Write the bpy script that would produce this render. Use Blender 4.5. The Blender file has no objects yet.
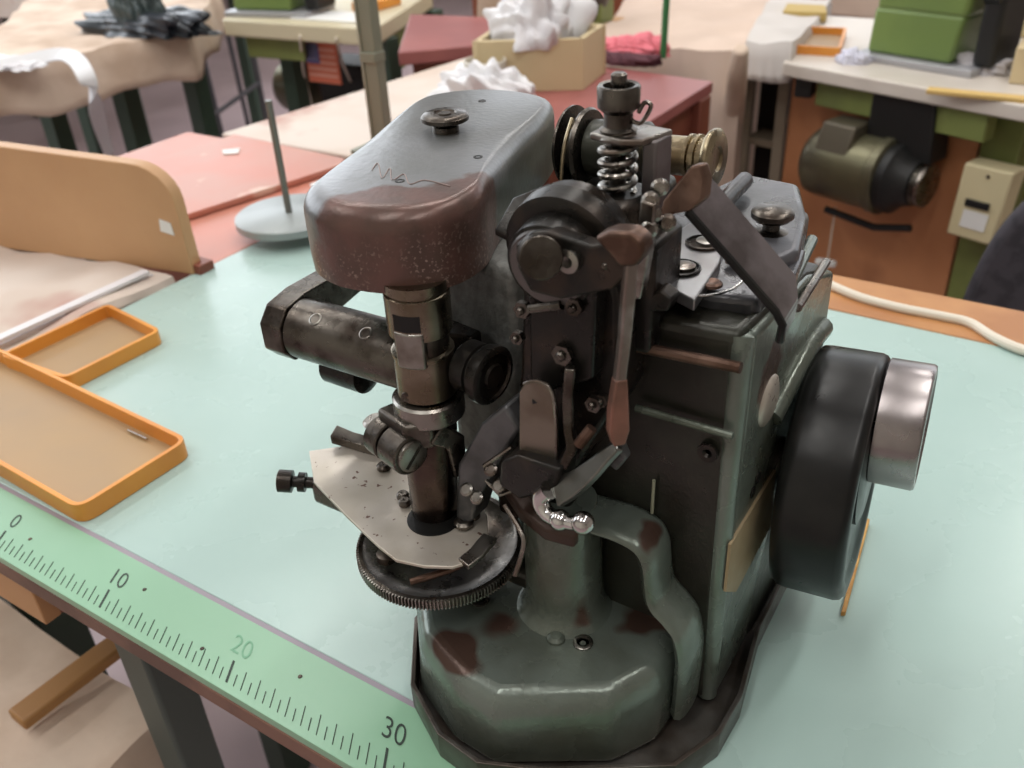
import bpy, bmesh, math, random
from mathutils import Vector, Matrix
random.seed(7)
PI = math.pi
SC = bpy.context.scene
COL = SC.collection
# all coordinates below are centimetres: x along the ruler, y away from it, z up from the table top (75 cm above the floor)
def W(p): return Vector((p[0]*.01, p[1]*.01, (p[2]+75.)*.01))

# ---------------------------------------------------------------- camera, world, lights, exposure
cd = bpy.data.cameras.new('camera'); cam = bpy.data.objects.new('camera', cd); COL.objects.link(cam)
cam.matrix_world = Matrix.Translation(W((50.532, -19.139, 35.691))) @ Matrix([[0.842613, -0.252022, 0.475907], [0.536518, 0.46899, -0.701568], [-0.046385, 0.846483, 0.530391]]).to_4x4()
cd.sensor_width = 36; cd.lens = 31.997; cd.clip_start = .01; cd.clip_end = 50
cd.dof.use_dof = True; cd.dof.focus_distance = .40; cd.dof.aperture_fstop = 13
SC.camera = cam
SC.view_settings.view_transform = 'Standard'; SC.view_settings.look = 'None'
SC.view_settings.gamma = 1; SC.view_settings.use_curve_mapping = False
SC.view_settings.exposure = -0.36
world = bpy.data.worlds.new('world'); SC.world = world; world.use_nodes = True
bg = world.node_tree.nodes['Background']
bg.inputs[0].default_value = (.93, .96, 1, 1); bg.inputs[1].default_value = .22
def area(name, loc, rot, sx, sy, power, col):
    l = bpy.data.lights.new(name, 'AREA'); l.shape = 'RECTANGLE'; l.size = sx; l.size_y = sy; l.energy = power; l.color = col
    o = bpy.data.objects.new(name, l); COL.objects.link(o); o.location = W(loc); o.rotation_euler = rot; return o
for i, (x, y) in enumerate([(-130, 110), (-10, 110), (110, 110), (-130, -60), (20, -90), (130, -60), (-60, 300), (80, 300)]):
    area('fluorescent_lamp', (x, y, 205), (0, 0, PI/2), 1.25, .16, 15, (1, .98, .94))
area('window_daylight', (-330, 150, 110), (0, -PI/2, 0), 1.8, 5, 125, (.88, .94, 1))
area('window_daylight', (-60, 560, 110), (-PI/2, 0, 0), 6, 1.8, 70, (.88, .94, 1))

# ---------------------------------------------------------------- materials
MATS = {}
def mat(name, c, rough=.5, metal=0., c2=None, scale=8., lo=.45, hi=.6, bump=0., bscale=60., rvar=0., spec=.5, coat=0., detail=6., c3=None, s3=30., lo3=.6, hi3=.68):
    if name in MATS: return MATS[name]
    m = bpy.data.materials.new(name); m.use_nodes = True; nt = m.node_tree; N = nt.nodes; L = nt.links
    b = N['Principled BSDF']; b.inputs['Base Color'].default_value = (*c, 1); b.inputs['Roughness'].default_value = rough
    b.inputs['Metallic'].default_value = metal; b.inputs['Specular IOR Level'].default_value = spec; b.inputs['Coat Weight'].default_value = coat
    tc = N.new('ShaderNodeTexCoord'); out = None
    def noise(s, d=detail):
        n = N.new('ShaderNodeTexNoise'); n.inputs['Scale'].default_value = s; n.inputs['Detail'].default_value = d
        L.new(tc.outputs['Object'], n.inputs['Vector']); return n
    def ramp(n, lo, hi):
        r = N.new('ShaderNodeMapRange'); r.inputs[1].default_value = lo; r.inputs[2].default_value = hi; r.clamp = True
        L.new(n.outputs[0], r.inputs[0]); return r
    def mix(fac, a, bb):
        x = N.new('ShaderNodeMix'); x.data_type = 'RGBA'; L.new(fac.outputs[0], x.inputs[0])
        if isinstance(a, tuple): x.inputs[6].default_value = (*a, 1)
        else: L.new(a, x.inputs[6])
        x.inputs[7].default_value = (*bb, 1); return x.outputs[2]
    col = c
    if c2: col = mix(ramp(noise(scale), lo, hi), col, c2)
    if c3: col = mix(ramp(noise(s3, 3), lo3, hi3), col, c3)
    if not isinstance(col, tuple): L.new(col, b.inputs['Base Color'])
    if rvar:
        r = N.new('ShaderNodeMapRange'); r.inputs[3].default_value = max(.03, rough-rvar); r.inputs[4].default_value = rough+rvar
        r.inputs[1].default_value = .3; r.inputs[2].default_value = .7
        L.new(noise(scale*2.3).outputs[0], r.inputs[0]); L.new(r.outputs[0], b.inputs['Roughness'])
    if bump:
        bn = N.new('ShaderNodeBump'); bn.inputs['Strength'].default_value = bump; bn.inputs['Distance'].default_value = .002
        L.new(noise(bscale, 4).outputs[0], bn.inputs['Height']); L.new(bn.outputs[0], b.inputs['Normal'])
    MATS[name] = m; return m
PAINT = mat('hammered_green_paint', (.165,.195,.168), .27, .4, (.09,.10,.075), 16, .42, .62, .12, 300, .1, c3=(.085,.05,.038), s3=22, lo3=.62, hi3=.66)
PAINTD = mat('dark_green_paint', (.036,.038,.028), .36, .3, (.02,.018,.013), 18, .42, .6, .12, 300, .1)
STEEL = mat('worn_steel', (.30,.285,.26), .3, 1., (.16,.13,.11), 60, .45, .62, .04, 500, .1)
DSTEEL = mat('dark_oily_steel', (.125,.112,.098), .3, .95, (.055,.044,.036), 60, .42, .6, .06, 400, .1)
BLK = mat('black_enamel', (.005,.005,.005), .33, 0., (.011,.011,.010), 40, .5, .7, .02, 200, .06, spec=.35)
BLKM = mat('blackened_metal', (.02,.018,.016), .32, .6, (.045,.032,.024), 50, .5, .65, .08, 300, .1)
BROWNM = mat('brown_worn_steel', (.20,.125,.095), .38, .8, (.09,.05,.035), 60, .4, .6, .06, 400, .08)
BRASS = mat('tarnished_brass', (.36,.30,.20), .32, 1., (.20,.15,.09), 60, .45, .62, .03, 400, .1)
NICKEL = mat('spotted_nickel_plate', (.60,.55,.49), .42, .6, (.50,.45,.38), 30, .4, .6, .02, 500, .08, c3=(.16,.09,.07), s3=260, lo3=.66, hi3=.69)
CHROME = mat('polished_chrome', (.62,.61,.6), .12, 1., (.5,.48,.47), 30, .4, .6, 0, 60, .05)
KNOBM = mat('brushed_aluminium', (.34,.31,.31), .3, 1., (.20,.18,.18), 18, .4, .6, .03, 200, .08)
TRAYM = mat('tray_steel', (.12,.11,.10), .38, .7, (.07,.055,.045), 40, .4, .6, .05, 300, .1)

# ---------------------------------------------------------------- object helpers
def link(name, me, m, parent=None, bevel=0, seg=3, ang=30, smooth=35, sub=0):
    o = bpy.data.objects.new(name, me); COL.objects.link(o)
    if m: me.materials.append(m)
    for p in me.polygons: p.use_smooth = True
    me.set_sharp_from_angle(angle=math.radians(smooth))
    if parent is not None:
        o.parent = parent; o.matrix_parent_inverse = Matrix.Translation(-PLOC[parent.name])
    if bevel:
        b = o.modifiers.new('bevel', 'BEVEL'); b.width = bevel*.01; b.segments = seg; b.limit_method = 'ANGLE'; b.angle_limit = math.radians(ang); b.harden_normals = False
    if sub:
        s = o.modifiers.new('subdivision', 'SUBSURF'); s.levels = s.render_levels = sub
    return o
PLOC = {}
def tagit(o, label, cat, group=None, kind=None):
    o['label'] = label
    if cat: o['category'] = cat
    if group: o['group'] = group
    if kind: o['kind'] = kind
    return o
def thing(name, loc, label, cat, group=None):
    o = bpy.data.objects.new(name, None); COL.objects.link(o); o.location = W(loc); o.empty_display_size = .02
    PLOC[o.name] = W(loc).copy(); return tagit(o, label, cat, group)
def part(name, bm, m, parent, bevel=0, **k):
    me = bpy.data.meshes.new(name); bmesh.ops.recalc_face_normals(bm, faces=bm.faces); bm.to_mesh(me); bm.free()
    o = link(name, me, m, parent, bevel, **k); PLOC[o.name] = PLOC[parent.name].copy() if parent is not None and False else Vector((0,0,0)); return o
def subpart(name, bm, m, parent, bevel=0, **k):          # child of a part: part has identity local frame offset
    me = bpy.data.meshes.new(name); bmesh.ops.recalc_face_normals(bm, faces=bm.faces); bm.to_mesh(me); bm.free()
    o = link(name, me, m, None, bevel, **k); o.parent = parent; return o
def single(name, bm, m, label, cat, group=None, kind=None, bevel=0, **k):
    me = bpy.data.meshes.new(name); bmesh.ops.recalc_face_normals(bm, faces=bm.faces); bm.to_mesh(me); bm.free()
    vs = [v.co for v in me.vertices]; c = Vector(((min(v.x for v in vs)+max(v.x for v in vs))/2, (min(v.y for v in vs)+max(v.y for v in vs))/2, min(v.z for v in vs)))
    me.transform(Matrix.Translation(-c)); o = link(name, me, m, None, bevel, **k); o.location = c
    if label: tagit(o, label, cat, group, kind)
    elif kind: o['kind'] = kind
    return o
def struct(name, bm, m, **k): return single(name, bm, m, None, None, kind='structure', **k)

# ---------------------------------------------------------------- shape helpers (centimetres, added to a bmesh)
def B(): return bmesh.new()
def poly(bm, top, bot):
    """closed solid between two loops of equal length"""
    a = [bm.verts.new(W(p)) for p in top]; b = [bm.verts.new(W(p)) for p in bot]; n = len(a)
    bm.faces.new(a); bm.faces.new(b[::-1])
    for i in range(n): bm.faces.new((a[i], b[i], b[(i+1) % n], a[(i+1) % n]))
    return bm
def prism(bm, pts, z0, z1, top=None):
    t = top or pts
    return poly(bm, [(x, y, z1) for x, y in t], [(x, y, z0) for x, y in pts])
def box(bm, x0, x1, y0, y1, z0, z1): return prism(bm, [(x0,y0),(x1,y0),(x1,y1),(x0,y1)], z0, z1)
def extr(bm, pts, d):
    """3-D outline pushed along d"""
    return poly(bm, pts, [(p[0]+d[0], p[1]+d[1], p[2]+d[2]) for p in pts])
def frame(d):
    d = Vector(d).normalized(); a = Vector((0,0,1)) if abs(d.z) < .9 else Vector((1,0,0)); u = a.cross(d).normalized(); return u, d.cross(u), d
def lathe(bm, p, d, prof, n=32, a0=0):
    """prof: (distance along d, radius)"""
    u, v, w = frame(d); p = Vector(p); rings = []
    for t, r in prof:
        if r < 1e-4: rings.append([bm.verts.new(W(p+w*t))])
        else: rings.append([bm.verts.new(W(p+w*t+(u*math.cos(a0+2*PI*i/n)+v*math.sin(a0+2*PI*i/n))*r)) for i in range(n)])
    if len(rings[0]) > 1: bm.faces.new(rings[0][::-1])
    if len(rings[-1]) > 1: bm.faces.new(rings[-1])
    for A, C_ in zip(rings, rings[1:]):
        for i in range(n):
            j = (i+1) % n
            if len(A) == 1 and len(C_) == 1: continue
            if len(A) == 1: bm.faces.new((A[0], C_[j], C_[i]))
            elif len(C_) == 1: bm.faces.new((A[i], A[j], C_[0]))
            else: bm.faces.new((A[i], A[j], C_[j], C_[i]))
    return bm
def cyl(bm, a, b, r, n=28, r2=None, c=0.04):
    d = Vector(b)-Vector(a); l = d.length; r2 = r if r2 is None else r2; c = min(c, r*.4, l*.3, r2*.4)
    return lathe(bm, a, d, [(0, r-c), (c, r), (l-c, r2), (l, r2-c)], n)
def tube(bm, path, r, n=10, closed=False, rr=None):
    P = [Vector(p) for p in path]; rings = []; m = len(P); prev = None
    for i, p in enumerate(P):
        t = (P[(i+1) % m]-P[i-1]) if closed or 0 < i < m-1 else (P[1]-P[0] if i == 0 else P[-1]-P[-2])
        t.normalize()
        if prev is None: u = frame(t)[0]
        else: u = (prev - t*prev.dot(t)).normalized()
        prev = u; v = t.cross(u); q = rr[i] if rr else r
        rings.append([bm.verts.new(W(p+(u*math.cos(2*PI*k/n)+v*math.sin(2*PI*k/n))*q)) for k in range(n)])
    for i in range(m if closed else m-1):
        A, C_ = rings[i], rings[(i+1) % m]
        for k in range(n): bm.faces.new((A[k], A[(k+1) % n], C_[(k+1) % n], C_[k]))
    if not closed: bm.faces.new(rings[0][::-1]); bm.faces.new(rings[-1])
    return bm
def ribbon(bm, path, w, nrm, t):
    """flat bar along path: w = half width across, nrm = thickness direction, t = thickness"""
    P = [Vector(p) for p in path]; nrm = Vector(nrm).normalized(); L = []; Rr = []
    for i, p in enumerate(P):
        d = (P[min(i+1, len(P)-1)]-P[max(i-1, 0)]).normalized(); s = d.cross(nrm).normalized(); q = w[i] if isinstance(w, (list, tuple)) else w
        L.append(p+s*q); Rr.append(p-s*q)
    for i in range(len(P)-1):
        a = [L[i], L[i+1], Rr[i+1], Rr[i]]
        if i == 0: top0 = [bm.verts.new(W(v)) for v in (L[0], Rr[0])]; bot0 = [bm.verts.new(W(v-nrm*t)) for v in (L[0], Rr[0])]; bm.faces.new((top0[0], top0[1], bot0[1], bot0[0]))
        top1 = [bm.verts.new(W(v)) for v in (L[i+1], Rr[i+1])]; bot1 = [bm.verts.new(W(v-nrm*t)) for v in (L[i+1], Rr[i+1])]
        bm.faces.new((top0[0], top1[0], top1[1], top0[1])); bm.faces.new((bot0[0], bot0[1], bot1[1], bot1[0]))
        bm.faces.new((top0[0], bot0[0], bot1[0], top1[0])); bm.faces.new((top0[1], top1[1], bot1[1], bot0[1]))
        top0, bot0 = top1, bot1
    bm.faces.new((top0[0], bot0[0], bot0[1], top0[1])); return bm
def spline(pts, n=8, closed=False):
    P = [Vector(p) for p in pts]; out = []; m = len(P)
    for i in range(m if closed else m-1):
        g = lambda k: P[k % m] if closed else P[max(0, min(m-1, k))]
        a, b, c, d = g(i-1), g(i), g(i+1), g(i+2)
        for j in range(n):
            t = j/n; out.append(.5*((2*b)+(c-a)*t+(2*a-5*b+4*c-d)*t*t+(3*b-a-3*c+d)*t**3))
    if not closed: out.append(P[-1])
    return [tuple(v) for v in out]
def rrect(cx, cy, hx, hy, r, n=5, rot=0):
    o = []
    for sx, sy, a in ((1,1,0),(-1,1,PI/2),(-1,-1,PI),(1,-1,1.5*PI)):
        for k in range(n+1):
            t = a+PI/2*k/n; x = sx*(hx-r)+r*math.cos(t); y = sy*(hy-r)+r*math.sin(t)
            o.append((cx+x*math.cos(rot)-y*math.sin(rot), cy+x*math.sin(rot)+y*math.cos(rot)))
    return o
def inset(pts, d):
    """shrink a 2-D outline about its centroid by about d"""
    cx = sum(p[0] for p in pts)/len(pts); cy = sum(p[1] for p in pts)/len(pts); o = []
    for x, y in pts:
        r = math.hypot(x-cx, y-cy); k = max(0, (r-d)/r); o.append((cx+(x-cx)*k, cy+(y-cy)*k))
    return o
def text_mesh(s, size):
    c = bpy.data.curves.new('t', 'FONT'); c.body = s; c.size = size*.01; c.extrude = .00004; c.align_x = 'CENTER'; c.offset = -.0001
    o = bpy.data.objects.new('t', c); COL.objects.link(o); dg = bpy.context.evaluated_depsgraph_get()
    me = bpy.data.meshes.new_from_object(o.evaluated_get(dg)); bpy.data.objects.remove(o); return me
def screw(bm, p, d, r, h, slot=0):
    """round-headed screw with a slotted head"""
    lathe(bm, p, d, [(0, r*1.0), (h*.7, r), (h, r*.8), (h, r*.78), (h*.9, r*.76)], 18)
    return bm
def hexnut(bm, p, d, r, h, hole=.45):
    lathe(bm, p, d, [(0, r), (h, r)], 6); lathe(bm, p, d, [(0, r*hole), (h*1.35, r*hole), (h*1.6, r*hole*.6)], 14); return bm

# ================================================================ THE ROOM
FLOORM = mat('pinkish_lino', (.47,.36,.37), .45, 0, (.40,.30,.31), 3, .4, .6)
WALLM = mat('cream_wall', (.62,.58,.50), .8)
struct('floor', box(B(), -700, 500, -250, 700, -79, -75), FLOORM)
struct('wall_left', box(B(), -706, -700, -250, 700, -75, 225), WALLM)
struct('wall_right', box(B(), 500, 506, -250, 700, -75, 225), WALLM)
struct('wall_back', box(B(), -700, 500, 700, 706, -75, 225), WALLM)
struct('wall_front', box(B(), -700, 500, -256, -250, -75, 225), WALLM)
struct('ceiling', box(B(), -700, 500, -250, 700, 225, 229), mat('white_ceiling', (.75,.75,.72), .9))

# ================================================================ MAIN TABLE
MINT = mat('mint_laminate', (.375,.515,.478), .27, 0, (.41,.55,.515), 6, .35, .65, .02, 500, .04)
WOODE = mat('orange_wood_edge', (.50,.24,.09), .45, 0, (.40,.17,.06), 12, .4, .6)
tbl = thing('work_table', (15, 25, -75), 'mint green laminate work table under the big sewing machine', 'table')
def quad(bm, pts, z0, z1): return prism(bm, pts, z0, z1)
bm = quad(B(), [(-19,1.75),(75,1.75),(75,51),(-19,51)], -1.7, 0)
part('table_top', bm, MINT, tbl, .08)
part('table_edge', quad(B(), [(-19,51),(75,49.6),(75,56.6),(-19,56.8)], -1.7, .12), WOODE, tbl, .15)
part('front_rail', box(B(), -19, 75, -2.55, 1.7, -1.7, -.52), mat('dark_board_edge', (.11,.05,.035), .5, 0, (.2,.1,.07), 20), tbl, .1)
for x0, x1, y0, y1 in ((3.2,6.4,1.2,4.2), (66,71,1,5), (66,71,46,50), (-14,-9.5,44,48)):
    part('leg', box(B(), x0, x1, y0, y1, -75, -1.7), mat('grey_green_leg', (.075,.095,.085), .5), tbl, .3)
# ruler
rul = thing('ruler', (10, 0, -.5), 'pale green centimetre ruler strip along the front of the mint table', 'ruler')
RULM = mat('ruler_green', (.235,.435,.285), .33, 0, (.265,.465,.32), 5, .35, .65)
part('ruler_strip', box(B(), -19, 75, -2.5, 1.45, -.5, .02), RULM, rul, .03)
INK = mat('ruler_ink', (.02,.035,.025), .6)
SEAM = mat('purple_seam_putty', (.30,.26,.30), .5)
part('metal_seam', box(B(), -19, 75, 1.45, 1.75, -.6, -.03), SEAM, rul)
t = B()
for i in range(-8, 90):
    x = i*.5; big = i % 20 == 0; cm = i % 2 == 0
    h = 1.15 if big else (.95 if cm else .6); w = .07 if big else .025
    x0 = x+.95
    poly(t, [(x0-w, -2.08, .05), (x0+w, -2.08, .05), (x0+w-.6*h, -2.08+h, .05), (x0-w-.6*h, -2.08+h, .05)], [(x0-w, -2.08, .0), (x0+w, -2.08, .0), (x0+w-.6*h, -2.08+h, .0), (x0-w-.6*h, -2.08+h, .0)])
part('scale_marks', t, INK, rul, smooth=10)
for s, x in (('0', 0), ('10', 10), ('20', 20), ('30', 30)):
    me = text_mesh(s, 1.45); sh_ = Matrix.Identity(4); sh_[0][1] = -.5; me.transform(Matrix.Translation(W((x+.2, -.55, .04))) @ sh_)
    o = link('number', me, INK if s != '20' else mat('faded_ink', (.17,.38,.24), .6), rul)
for x, y in ((2.3,-.62),(12.0,.1),(18.2,-1.2),(23.9,.05)):
    part('nail_head', lathe(B(), (x, y, .01), (0,0,1), [(0,.13),(.04,.11),(.06,0)], 12), BROWNM if x<3 else DSTEEL, rul)

# ================================================================ ORANGE TRAYS
ORG = mat('orange_plastic', (.76,.32,.05), .38, 0, (.68,.26,.04), 10, .4, .6)
TRB = mat('tray_inner_tan', (.42,.27,.125), .5, 0, (.35,.24,.14), 6, .35, .65)
def rim_tray(name, pts, r, h, th, label):
    """open tray with rounded corners: pts = four floor corners"""
    P = [Vector((p[0], p[1])) for p in pts]; n = len(P); out = []
    for i in range(n):
        a, b, c = P[i-1], P[i], P[(i+1) % n]; u = (a-b).normalized(); v = (c-b).normalized(); s = b+u*r; e = b+v*r
        for k in range(7):
            q = k/6; out.append(((1-q)**2*s+2*q*(1-q)*b+q*q*e))
    out = [(v.x, v.y) for v in out]; m = len(out)
    cx = sum(p[0] for p in out)/m; cy = sum(p[1] for p in out)/m
    inn = []
    for i in range(m):
        d = (Vector(out[(i+1) % m])-Vector(out[i-1])).normalized(); nn = Vector((-d.y, d.x))
        if nn.dot(Vector((cx, cy))-Vector(out[i])) < 0: nn = -nn
        q = Vector(out[i])+nn*th; inn.append((q.x, q.y))
    b = B(); z0, z1 = .02, h
    ring = [[b.verts.new(W((x, y, z))) for x, y in L] for L, z in ((out, z0), (out, z1), (inn, z1), (inn, z0+.15), (inn, z0))]
    for A, C_ in ((0,1),(1,2),(2,3),(3,4),(4,0)):
        for i in range(m): b.faces.new((ring[A][i], ring[A][(i+1) % m], ring[C_][(i+1) % m], ring[C_][i]))
    tr = thing(name, (cx, cy, 0), label, 'tray')
    part('rim', b, ORG, tr, .04)
    part('tray_floor', prism(B(), inset(inn, -.02), .03, .2), TRB, tr)
    return tr
rim_tray('parts_tray', [(4.13,1.81,0.00), (4.36,10.23,0.00), (-20.93,11.41,0.00), (-23.69,2.79,0.00)], 1.1, 1.35, .33, 'large orange rimmed tray with tan floor at the front left of the mint table')
rim_tray('parts_tray', [(-10.62,11.12,0.00), (-10.28,19.83,0.00), (-18.58,20.87,0.00), (-18.77,10.77,0.00)], .8, 1.25, .33, 'small orange rimmed tray behind the large one on the mint table')
single('needle', tube(B(), [(-1.66,9.64,0.40), (0.47,9.58,0.40)], .1, 8), CHROME, 'short silver rod lying inside the large orange tray', 'rod')

# ================================================================ SEWING MACHINE
mc = thing('sewing_machine', (36, 9, 0), 'dark green industrial fur sewing machine with worn brown arm cover on the mint table', 'sewing machine')
# --- oil tray
rim = [(27.3,9),(27.5,4.9),(29.9,1.5),(32.6,-.05),(34.9,-.35),(37.5,.75),(42.2,3.8),(43.2,6.2),(43.3,8.6),(42.6,13),(42.4,24),(28,24)]
flo = inset(rim, .25)
b = B(); zt = 1.6; ii = inset(rim, .22)
rg = [[b.verts.new(W((x, y, z))) for x, y in L] for L, z in ((rim, .03), (rim, zt), (ii, zt), (ii, .4))]
m_ = len(rim)
for A, C_ in ((0,1),(1,2),(2,3)):
    for i in range(m_): b.faces.new((rg[A][i], rg[A][(i+1) % m_], rg[C_][(i+1) % m_], rg[C_][i]))
b.faces.new(rg[3]); b.faces.new(rg[0][::-1])
part('oil_tray', b, TRAYM, mc, .12, ang=20)
# --- nose of the base
nb = [(28.1,10),(28.0,4.4),(30.0,2.0),(32.9,.7),(35.1,.55),(39.5,3.2),(40.7,5.2),(40.9,9)]
nt_ = [(28.9,9.5),(28.6,4.3),(30.4,2.5),(33.2,1.35),(35.1,1.25),(39.2,3.9),(40.1,5.8),(40.3,9)]
b = B(); poly(b, [(x, y, 4.3) for x, y in nt_], [(x, y, 3.2) for x, y in [(28.7,9.8),(28.6,4.5),(30.5,2.6),(33.0,1.5),(35.1,1.4),(38.7,3.5),(40.1,5.5),(40.5,9)]])
b2 = B(); rings = []
L3 = [nb, [(x+.1*(35-x)/7, y+.2, ) for x, y in nb], [(28.35,9.8),(28.2,4.4),(30.15,2.2),(33.0,.95),(35.1,.8),(39.45,3.5),(40.5,5.4),(40.7,9)], nt_]
zz = [.4, 2.4, 3.6, 4.5]
b.free(); b = B()
rg = [[b.verts.new(W((x, y, z))) for x, y in L] for L, z in zip(L3, zz)]
for A in range(3):
    for i in range(8): b.faces.new((rg[A][i], rg[A][(i+1) % 8], rg[A+1][(i+1) % 8], rg[A+1][i]))
b.faces.new(rg[3]); b.faces.new(rg[0][::-1])
part('base_nose', b, mat('worn_nose_paint', (.17,.20,.175), .25, .4, (.10,.11,.085), 16, .42, .62, .12, 300, .1, c3=(.085,.05,.038), s3=13, lo3=.575, hi3=.60), mc, .42, seg=5, ang=12, smooth=60)
for q in ((31.48,5.29,4.50), (36.91,5.41,4.50)):
    s = part('base_screw', lathe(B(), (q[0], q[1], 4.42), (0,0,1), [(0,.45),(.16,.45),(.2,.38),(.2,.3),(.08,.26),(.08,.14),(0,.12)], 20), STEEL, mc)
part('oil_boss', lathe(B(), (35.77,5.00,4.45), (0,0,1), [(0,.42),(.18,.4),(.32,.25),(.35,0)], 16), PAINT, mc)
# --- bed post
b = B(); lathe(b, (35.0,7.1,4.2), (.0,.0,1), [(0,2.6),(.35,2.15),(.8,1.9),(1.5,1.75),(5.8,1.7),(6.6,1.5)], 36)
part('bed_post', b, PAINT, mc, smooth=70)
# --- S shaped web from post to body
outer = [(34.6,10.4),(36.3,10.6),(38.0,10.7),(39.1,10.4),(39.6,9.6),(39.75,8.4),(39.95,7.5),(40.55,6.95),(41.1,6.3),(41.4,5.2),(41.48,3.8),(41.42,1.2)]
sp = spline([(x, 7.3, z) for x, z in outer], 5)
b = B(); n = len(sp); ring = []
for i, p0 in enumerate(sp):
    a = Vector(sp[max(0, i-1)]); c = Vector(sp[min(n-1, i+1)]); d = (c-a).normalized(); s = Vector((-d.z, 0, d.x)); s = -s if s.x+s.z < 0 else s
    P = Vector(p0); pr = []
    for k in range(9):
        t_ = min(PI*k/8, PI-1e-6); pr.append(P + s*(-.34+.4*math.sin(t_)**.6) + Vector((0, -1.0*math.cos(t_)*1.15, 0)))
    pr.append(P - s*.62 + Vector((0, 1.15, 0))); pr.append(P - s*.62 + Vector((0, -.9, 0)))
    ring.append([b.verts.new(W(v)) for v in pr])
for A, C_ in zip(ring, ring[1:]):
    for k in range(11): b.faces.new((A[k], A[(k+1) % 11], C_[(k+1) % 11], C_[k]))
b.faces.new(ring[0]); b.faces.new(ring[-1][::-1])
part('curved_web', b, PAINT, mc, smooth=50)
# --- body column
fy = 8.3
b = B(); x0, x1 = 33.2, 41.75
prof = [(x0,.4),(x1,.4),(x1+.05,19.8),(x0,19.0)]
body_t = [(x0,fy+.2,19.4),(x1-.05,fy+.1,19.9),(x1+.1,15.5,19.6),(x1+.1,19.2,18.0),(x0,19.6,18.6)]
body_b = [(x0,fy,.4),(x1+.1,fy,.4),(x1+.35,15.5,.4),(x1+.35,20.6,.4),(x0,20.6,.4)]
poly(b, body_t, body_b)
part('body', b, PAINTD, mc, .45, seg=4, ang=25)
# lighter right cheek with its rounded corner
b = B(); extr(b, [(41.5,8.75,.5),(41.5,20.4,.5),(41.5,19.8,17.6),(41.5,15.5,19.2),(41.5,9.0,19.6)], (.5,0,0))
part('side_cheek', b, PAINT, mc, .3, seg=4)
b = B(); tube(b, spline([(41.6,8.78,.6),(41.6,8.78,10),(41.58,8.8,18.6),(41.5,9.0,19.3)], 5), .46, 16)
part('corner_rib', b, PAINT, mc)
# flange along the far side of the cheek
b = B(); tube(b, spline([(41.9,12.6,13.9),(42.0,14.5,14.7),(42.0,17,15.2),(42.0,19.0,15.1)], 5), .5, 12)
part('side_flange', b, PAINT, mc)
# steel plug and label on the cheek
b = B(); lathe(b, (41.90,11.65,15.30), (1,0,0), [(0,1.15),(.15,1.1),(.28,.8),(.32,0)], 28)
part('side_plug', b, NICKEL, mc, smooth=60)
b = B(); q = [(42.12,13.78,10.42), (42.12,8.38,10.25), (42.12,8.39,7.62), (42.12,9.83,6.37), (42.12,14.25,6.81)]
extr(b, q, (-.12,0,0))
part('paper_label', b, mat('yellowed_label', (.30,.22,.12), .6, 0, (.36,.28,.17), 20), mc)
for q in ((42.00,11.37,11.58), (42.00,10.88,11.18)): part('side_hole', cyl(B(), q, (q[0]+.08, q[1], q[2]), .28, 16), BLKM, mc)
# ledges on the front face
for P0, P1, r_ in (((37.55,7.90,18.58), (41.94,7.90,18.82), .22), ((37.91,8.00,15.79), (41.87,8.00,15.80), .16)):
    b = B(); tube(b, [P0, P1], r_, 10); part('front_ledge', b, BROWNM if r_ > .2 else PAINT, mc)
b = B(); lathe(b, (40.90,8.20,14.59), (0,-1,0), [(0,.42),(.12,.4),(.12,.2),(0,.1)], 18); part('front_screw', b, BLKM, mc)
b = B(); tube(b, [(38.74,8.15,12.44), (38.72,8.15,10.69)], .07, 6); part('chipped_scratch', b, mat('bare_chip', (.28,.28,.2), .5), mc)
# --- top deck
b = B(); prism(b, [(33.6,11.5),(39.9,10.0),(41.6,10.4),(41.5,15.8),(40.6,19.6),(34.0,20.4)], 19.0, 20.3); part('top_deck', b, mat('grey_top_enamel', (.11,.11,.12), .32, .5, (.07,.07,.072), 20, .4, .6, .05, 300, .1), mc, .3)
GT = MATS['grey_top_enamel']
b = B(); extr(b, [(36.58,12.37,20.70), (36.81,15.18,20.70), (38.62,14.51,20.70), (39.41,11.97,20.70), (39.82,8.56,20.70), (38.38,9.18,20.70)], (0,0,-.5)); dp = part('dial_plate', b, mat('pale_steel_plate', (.30,.30,.31), .35, .8, (.24,.23,.23), 30), mc, .08)
for px, py, r_ in ((0,0,.75),(1,1,.75)):
    q = (38.35,10.70,20.75) if px == 0 else (38.21,13.28,20.75)
    b = B(); lathe(b, q, (0,0,1), [(-.1,r_),(.06,r_),(.08,r_*.9),(-.02,r_*.85),(-.02,0)], 26); k_ = part('dial_screw', b, BLKM, mc)
    b = B(); lathe(b, (q[0]+.08, q[1]+.12, q[2]), (0,0,1), [(-.02,r_*.6),(.1,r_*.58),(.14,r_*.45),(.14,0)], 22); subpart('screw_head', b, STEEL, k_)
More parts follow.
